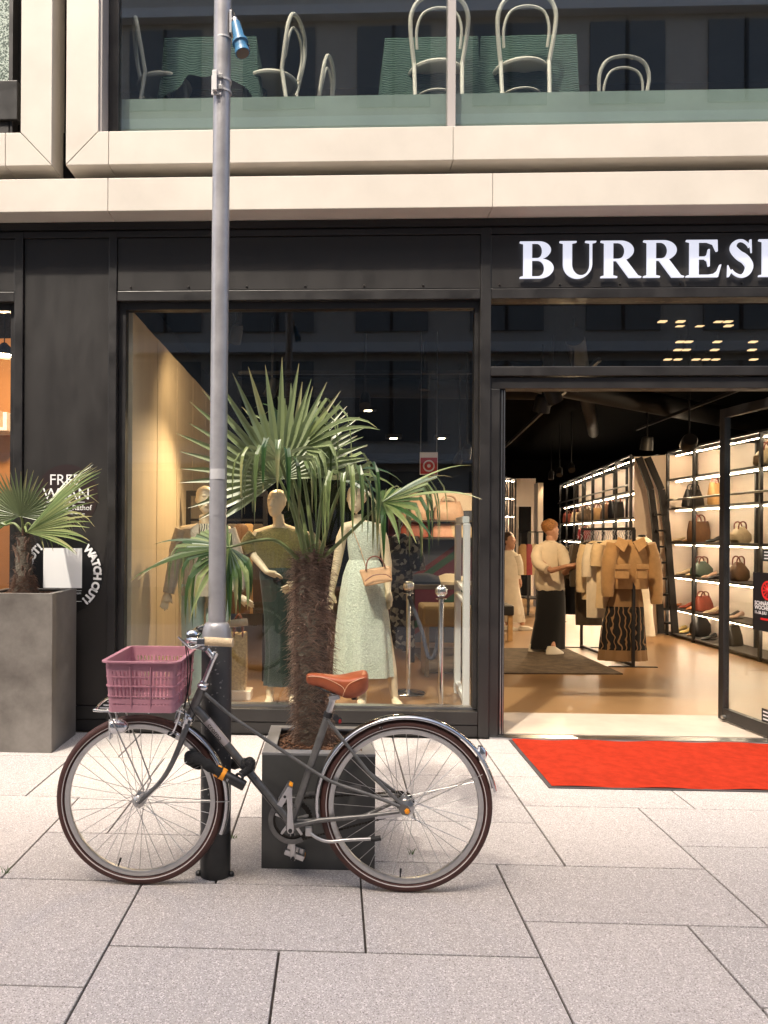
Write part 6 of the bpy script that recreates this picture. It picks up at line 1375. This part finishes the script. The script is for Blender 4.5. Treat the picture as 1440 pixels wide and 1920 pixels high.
B().box(xa, xb, 8.9, 9.9, zt_ - .05, zt_).obj('tabletop', 'c_grey', tb, smooth=0, bevel=.005)
for x in (xa + .06, xb - .06):
    for y in (8.96, 9.84): B().box(x - .03, x + .03, y - .03, y + .03, .012, zt_ - .05).obj('leg', 'blackmetal', tb, smooth=0)
cloth_mat('denim', (.02, .03, .06), .85, var=.2, vs=12.)
for px, w_, m_, lb in ((795, .5, 'denim', 'dark blue folded jacket on the display table'), (845, .4, 'c_white', 'black and white scarf on the display table')):
    p = W(px, 1095, 9.2); B().loft([(p.x, 9.2, zt_ + .001, w_ / 2, .22), (p.x, 9.2, zt_ + .03, w_ / 2, .22), (p.x, 9.22, zt_ + .08, w_ / 2 * .7, .16), (p.x, 9.25, zt_ + .11, w_ / 2 * .3, .08)], 24, True, folds(5, .08)).obj('folded_garment', m_, label=lb, cat='clothes')
cloth_mat('bench_beige', (.30, .22, .11), .85, var=.1, vs=10.)
bn = thing('bench', 'beige upholstered bench under the display table', 'bench', (W(845, 1190, 8.).x, 8., .012)); xa, xb = W(793, 1150, 8.).x, W(892, 1150, 8.).x
B().box(xa, xb, 8., 8.5, W(840, 1176, 8).z, W(840, 1137, 8).z).obj('seat', 'bench_beige', bn, smooth=0, bevel=.03)
for x in (xa + .05, xb - .05): B().box(x - .02, x + .02, 8.05, 8.45, .012, W(840, 1176, 8).z).obj('leg', 'bench_beige', bn, smooth=0)
m = cloth_mat('floral', (.03, .035, .05), var=.0); N, L, b = nodes(m); tc = N.new('ShaderNodeTexCoord'); L.new(mixc(vor(26., .55, .8).outputs[0], (.016, .02, .035), (.22, .22, .20)), b.inputs['Base Color'])
garment('dress', 'dark blue speckled dress on a stand right of the tweed dress', 'dress', 7.5, [(1000, 744, 758), (1008, 732, 770), (1040, 730, 776), (1080, 732, 774), (1150, 730, 776), (1215, 728, 778)], 'floral', [([(768, 1010), (778, 1040), (782, 1070)], [.08, .08, .08])], (6, .05), .5)
# clothes rail behind the left mannequin
r3 = thing('clothes_rack', 'black square clothes frame behind the mannequin in the beige blazer', 'clothes rack', (W(425, 1250, 7.7).x, 7.7, .012)); xa, xb = W(353, 1000, 7.7).x, W(497, 1000, 7.7).x; zt_ = W(420, 930, 7.7).z
for x in (xa, xb): B().box(x - .02, x + .02, 7.68, 7.72, .012, zt_).obj('upright', 'blackmetal', r3, smooth=0)
B().box(xa - .02, xb + .02, 7.68, 7.72, zt_, zt_ + .05).obj('top_bar', 'blackmetal', r3, smooth=0); B().box(xa, xb, 7.69, 7.71, W(420, 975, 7.7).z - .012, W(420, 975, 7.7).z + .012).obj('hanging_rail', 'blackmetal', r3, smooth=0)
for px, m_, lb in ((436, 'c_grey', 'grey jacket hanging behind the lamp post in the window'), (452, 'l_brown', 'brown quilted jacket hanging behind the palm'), (466, 'c_tan', 'tan coat hanging between two mannequins'), (484, 'c_dark', 'dark coat hanging next to the olive top')):
    garment('coat', lb, 'coat', 7.7 - .01 * (px % 3), [(982, px - 6, px + 6), (990, px - 18, px + 18), (1040, px - 20, px + 20), (1100, px - 21, px + 21), (1150, px - 20, px + 20)], m_, None, (5, .05), .3, False)
mat('fleece', (.50, .37, .19), .95, var=.3, vs=50., bump=1., bs=60.)
fb_ = W(447, 1235, 6.9); bag(Vector((fb_.x, 6.9, W(447, 1292, 6.9).z)), .16, .48, .12, 'fleece', 'beige fleece tote standing behind the handlebar in the window', (1, 0, 0), 'tan_dark', 1)
B().box(fb_.x - .12, fb_.x + .12, 6.8, 7., .012, W(447, 1292, 6.9).z - .001).obj('pedestal', 'plaster', label='small pale pedestal under the fleece tote', cat='pedestal', smooth=0, bevel=.004)

# ---- ceiling spotlights (each carries its own light)
NL = [0]
def spotlight(pos, aim, label, power=70., lit=True, size=.055, ang=70):
    pos = Vector(pos); a = (Vector(aim) - pos).normalized(); t = thing('spotlight', label, 'spotlight', pos)
    B().lathe([(0, -.16), (size * .8, -.16), (size * .95, -.12), (size, .0), (size * 1.0, .012), (size * .86, .012)], pos, 20, axis=a).obj('housing', 'lamp_black', t)
    B().lathe([(0, 0), (size * .84, 0), (size * .84, .003), (0, .003)], pos + a * .004, 20, axis=a).obj('lens', 'lamp_lit' if lit else 'lamp_black', t)
    B().cyl(pos - a * .08, Vector((pos.x, pos.y, 3.5)) - Vector((a.x, a.y, 0)) * .08, .010, n=6).obj('stem', 'lamp_black', t)
    if power:
        ld_ = bpy.data.lights.new('spot_bulb', 'SPOT'); ld_.energy = power * .40; ld_.color = (1., .70, .40); ld_.spot_size = R(ang); ld_.spot_blend = .7; ld_.shadow_soft_size = .05
        lo = bpy.data.objects.new('bulb', ld_); COL.objects.link(lo); lo.parent = t; lo.location = a * .03; lo.rotation_euler = a.to_track_quat('-Z', 'Y').to_euler()
    return t
spotlight(W(684, 760, 8.), W(668, 1080, 6.6), 'lit spotlight above the tweed dress mannequin', 150)
spotlight(W(1074, 731, 7.6), (2.7, 9.6, .6), 'lit spotlight just below the door head', 260, ang=75)
spotlight(W(1072, 881, 13.2), (3.3, 10.2, 0), 'nearest lit spotlight of the row above the rear shelf', 420, ang=100)
spotlight(W(1049, 890, 14.6), (3.4, 12.6, 0), 'second lit spotlight of the row above the rear shelf', 220, ang=100)
spotlight(W(1033, 898, 16.), (4.0, 15.6, 0), 'third lit spotlight of the row above the rear shelf', 200, ang=100)
spotlight(W(874, 857, 9.), (1.6, 10.6, .9), 'lit spotlight near the right window edge', 80, ang=90)
spotlight(W(857, 866, 9.6), (1.2, 10.6, 1.6), 'second lit spotlight near the right window edge', 40, ang=90)
spotlight(W(795, 729, 8.4), (.6, 8.2, 0), 'ceiling spotlight high behind the middle of the window', 160, ang=100)
spotlight(W(505, 740, 7.4), (-1.2, 6.8, 1.), 'spotlight behind the pole lighting the mannequins', 240, ang=110)
spotlight(W(440, 640, 6.9), (-1.5, 8.2, 1.2), 'cylindrical spotlight aimed at the wood wall', 45, ang=150)
spotlight(W(1290, 835, 9.2), (4.72, 11.9, 1.5), 'large black ceiling spotlight above the right shelf wall, beam added for the end panel', 170, False, .09, 80)  # beam added to brighten the end panel; the lamp itself is unlit
spotlight(W(1015, 770, 8.6), (2., 9.5, .5), 'unlit black spotlight left under the door head', 0, False, .09)
spotlight(W(1041, 752, 8.2), (3.5, 9., .5), 'unlit black spotlight right under the door head', 0, False, .08)
spotlight(W(1212, 842, 10.5), (4., 11., .5), 'unlit white-grey spotlight above the ladder', 0, False, .08)
for px, py, Y_, lb in ((738, 822, 11., 'small square downlight glow in the middle of the window'), (690, 770, 10.5, 'dim downlight below the bright spotlight'), (828, 822, 12.5, 'dim round downlight right of the red sign')):
    p = W(px, py, Y_); t = thing('downlight', lb, 'downlight', p); B().box(p.x - .11, p.x + .11, p.y - .11, p.y + .11, p.z, p.z + .05).obj('housing', 'lamp_black', t, smooth=0); B().box(p.x - .05, p.x + .05, p.y - .05, p.y + .05, p.z - .004, p.z - .0005).obj('lens', 'lamp_lit', t, smooth=0)
    B().cyl(Vector((p.x, p.y, p.z + .05)), Vector((p.x, p.y, 3.5)), .006, n=6).obj('stem', 'lamp_black', t)
# pendant cluster behind the transom
mat('pendant_lit', (.8, .6, .3), .5, emit=(1., .66, .34), es=.55)
rr_ = random.Random(12); NUM = ('first', 'second', 'third', 'fourth', 'fifth', 'sixth')
for row, (py, xs) in enumerate(((580, (1242, 1262, 1298, 1350, 1368)), (604, (1242, 1276, 1290, 1310, 1347, 1365)), (612, (1243, 1275, 1292, 1312, 1348, 1366)), (642, (1275, 1291, 1345, 1412)), (657, (1271, 1287, 1340, 1410)), (675, (1252, 1271, 1305, 1324, 1342, 1413)))):
    for px in xs:
        p = W(px, py, 7.4 + .25 * row + rr_.uniform(-.1, .1)); t = thing('pendant_light', 'amber pendant light, %s from left in the %s row down, behind the transom' % (NUM[xs.index(px)], NUM[row]), 'pendant light', p, 'amber pendant lights behind the transom')
        B().box(p.x - .035, p.x + .035, p.y - .03, p.y + .03, p.z, p.z + .010).obj('shade', 'pendant_lit', t, smooth=0); B().cyl(p + Vector((0, 0, .01)), Vector((p.x, p.y, 3.5)), .002, n=4).obj('cord', 'lamp_black', t)
# ceiling services
mat('duct', (.008, .0075, .007), .6, spec=.15)
for a, c, r_, lb in (((1.8, 8.6, 3.2), (6.5, 12.5, 3.2), .14, 'round black air duct crossing the ceiling beyond the door'), ((-1.2, 9.6, 3.25), (2.6, 9.9, 3.25), .12, 'round black air duct behind the shop window'), ((2.2, 7.4, 3.3), (4.5, 14., 3.25), .09, 'thin black air duct running into the shop')):
    t = B().cyl(a, c, r_, n=16).obj('air_duct', 'duct', label=lb, cat='air duct')
for a, c, lb in (((2.3, 7.0, 3.0), (3.2, 16.5, 3.0), 'long black lighting track above the clothes rack'), ((4.3, 7.0, 3.05), (4.5, 12, 3.05), 'black lighting track in front of the right shelf wall'), ((-1., 8.05, 3.1), (2.2, 8.05, 3.1), 'black lighting track behind the shop window')):
    B().bar(a, c, .035, .035).obj('lighting_track', 'lamp_black', label=lb, cat='lighting track', smooth=0)

# ---- neighbour shop left of the black panel
nw = thing('wall_shelf', 'white shelf of pink and white boxes in the orange room at far left', 'shelf', (-2.7, 7.9, W(10, 805, 7.9).z)); 
z_ = W(10, 805, 7.9).z; B().box(-3.6, W(24, 800, 7.9).x, 7.75, 8.15, z_ - .03, z_).obj('board', 'white', nw, smooth=0)
for i, (px, m_) in enumerate(((-9, 'l_blush'), (1, 'white'), (9, 'l_blush'), (17, 'white'))): 
    x = W(px, 790, 7.9).x; B().box(x - .022, x + .018, 7.8, 8.1, z_ + .001, z_ + .19 - .01 * i).obj('box', m_, nw, smooth=0)
x = W(8, 672, 7.).x; lp = thing('pendant_light', 'black pendant lamp with lit underside in the orange room', 'pendant light', (x, 7., W(14, 668, 7.).z)); zz = W(14, 668, 7.).z
B().lathe([(.02, .12), (.04, .10), (.13, 0), (.125, -.002), (.03, .09)], (x, 7., zz), 20).obj('shade', 'lamp_black', lp); B().lathe([(0, 0), (.09, 0), (.09, .004), (0, .004)], (x, 7., zz + .01), 20).obj('bulb_disc', 'lamp_lit', lp); B().cyl((x, 7, zz + .12), (x, 7, 3.5), .006, n=6).obj('cord', 'lamp_black', lp)
ll = bpy.data.lights.new('pendant_bulb', 'POINT'); ll.energy = 50; ll.color = (1., .66, .36); ll.shadow_soft_size = .08; lo = bpy.data.objects.new('bulb', ll); COL.objects.link(lo); lo.parent = lp; lo.location = (0, 0, -.06)

# ------------------------------------------------------------------ cafe upstairs
ZF = 4.652
mat('chair_white', (.8, .76, .66), .45)
def chair(x, y, rot, label, s=1.):
    t = thing('chair', label, 'chair', (x, y, ZF), 'bentwood chairs upstairs'); M_ = Matrix.Rotation(rot, 3, 'Z'); o_ = Vector((x, y, ZF))
    def tp(p): return o_ + M_ @ (Vector(p) * s)
    B().tube([tp((.205 * math.cos(a), .205 * math.sin(a), .455)) for a in [2 * math.pi * i / 32 for i in range(33)]], .020, 8).obj('seat_ring', 'chair_white', t)
    B().add([tp((.20 * math.cos(a), .20 * math.sin(a), z)) for z in (.452, .466) for a in [2 * math.pi * i / 28 for i in range(28)]], [tuple(range(28))[::-1], tuple(range(28, 56))] + [(i, (i + 1) % 28, 28 + (i + 1) % 28, 28 + i) for i in range(28)]).obj('seat', 'chair_white', t)
    for sx_ in (-1, 1): B().tube([tp((sx_ * .13, .15, .45)), tp((sx_ * .15, .18, .2)), tp((sx_ * .17, .20, 0))], [.016 * s, .015 * s, .011 * s], 8).obj('leg', 'chair_white', t)
    for sx_ in (-1, 1): B().tube([tp((sx_ * .185, -.16, .47)), tp((sx_ * .18, -.20, .2)), tp((sx_ * .19, -.24, 0))], [.016 * s, .016 * s, .012 * s], 8).obj('leg', 'chair_white', t)
    B().tube(bez([tp((sx_ * q, yy, zz)) for sx_, q, yy, zz in ((-1, .185, -.16, .45), (-1, .215, -.20, .66), (-1, .215, -.225, .80), (-1, .15, -.24, .90), (0, 0, -.245, .935), (1, .15, -.24, .90), (1, .215, -.225, .80), (1, .215, -.20, .66), (1, .185, -.16, .45))], 48), .0165 * s, 8).obj('back_hoop', 'chair_white', t)
    B().tube(bez([tp(q) for q in ((-.165, -.18, .56), (-.17, -.21, .70), (-.12, -.225, .81), (0, -.23, .845), (.12, -.225, .81), (.17, -.21, .70), (.165, -.18, .56))], 36), .011 * s, 8).obj('inner_hoop', 'chair_white', t)
    B().tube([tp((.16 * math.cos(a), .16 * math.sin(a), .26)) for a in [2 * math.pi * i / 24 for i in range(25)]], .009 * s, 6).obj('stretcher_ring', 'chair_white', t)
for x_, y_, r_, lb in ((.775, 6.32, 0, 'cream bentwood chair behind the upper mullion'), (1.44, 6.32, 0, 'cream bentwood chair right of the upper mullion, back to the glass'), (2.45, 7.15, .1, 'cream bentwood chair farthest right upstairs, only its back showing'), (-1.42, 6.42, R(-75), 'cream bentwood chair at the left end of the upper window'), (-.55, 6.42, R(75), 'cream bentwood chair seen sideways right of the lamp post'), (-.30, 6.95, R(80), 'lower cream chair back behind the sideways one upstairs')):
    chair(x_, y_, r_, lb)
m = cloth_mat('green_cloth', (.13, .23, .19), .9, var=.15, vs=20.); N, L, b = nodes(m); tc = N.new('ShaderNodeTexCoord'); wv = N.new('ShaderNodeTexWave'); wv.bands_direction = 'Z'; wv.inputs['Scale'].default_value = 22.; wv.inputs['Distortion'].default_value = 4.; wv.inputs['Detail'].default_value = 2; L.new(tc.outputs['Object'], wv.inputs['Vector'])
bp_ = N.new('ShaderNodeBump'); bp_.inputs['Strength'].default_value = 1.; bp_.inputs['Distance'].default_value = .03; L.new(wv.outputs['Fac'], bp_.inputs['Height']); L.new(bp_.outputs[0], b.inputs['Normal'])
def table(x0, x1, y0, y1, label, clabel, drop=.34, corner=.55):
    z = ZF + .76; t = thing('table', label, 'table', ((x0 + x1) / 2, (y0 + y1) / 2, ZF)); B().box(x0 + .01, x1 - .01, y0 + .01, y1 - .01, z - .03, z - .003).obj('tabletop', 'blackmetal', t, smooth=0)
    for x in (x0 + .05, x1 - .05):
        for y in (y0 + .05, y1 - .05): B().cyl((x, y, ZF), (x, y, z - .03), .02, n=8).obj('leg', 'blackmetal', t)
    g = B(); per = []; n = 22
    for (ax_, ay_), (bx_, by_) in (((x0, y0), (x1, y0)), ((x1, y0), (x1, y1)), ((x1, y1), (x0, y1)), ((x0, y1), (x0, y0))):
        for i in range(n): u = i / n; per.append((lerp(ax_, bx_, u), lerp(ay_, by_, u), min(u, 1 - u)))
    cx_, cy_ = (x0 + x1) / 2, (y0 + y1) / 2; rings_ = []
    for k in range(7):
        f = k / 6; row = []
        for i, (x, y, u) in enumerate(per):
            dr_ = lerp(corner, drop, min(1, u * 3.2)); d_ = Vector((x - cx_, y - cy_, 0)).normalized(); row.append(Vector((x, y, z)) + d_ * (.012 + f * .05 + .02 * f * math.sin(i * 1.1)) + Vector((0, 0, -dr_ * f)))
        rings_.append(row)
    g.rings(rings_, False); o0 = len(g.v); g.add([(x, y, z) for x, y, u in per], []); N_ = len(per); g.add([(x, y, z + .001) for x, y, u in per], [tuple(range(N_))])
    g.obj('tablecloth', 'green_cloth', label=clabel, cat='tablecloth', smooth=60)
table(.38, 1.10, 6.32, 7.0, 'cafe table behind the chair at the upper mullion', 'green crinkled tablecloth behind the chair at the upper mullion', .6, .66)
table(1.14, 1.87, 6.32, 7.0, 'cafe table right of the upper mullion', 'green crinkled tablecloth on the table right of the upper mullion', .6, .66)
table(-1.38, -.66, 6.26, 6.95, 'cafe table behind the lamp post upstairs', 'green crinkled tablecloth with hanging corners behind the lamp post')
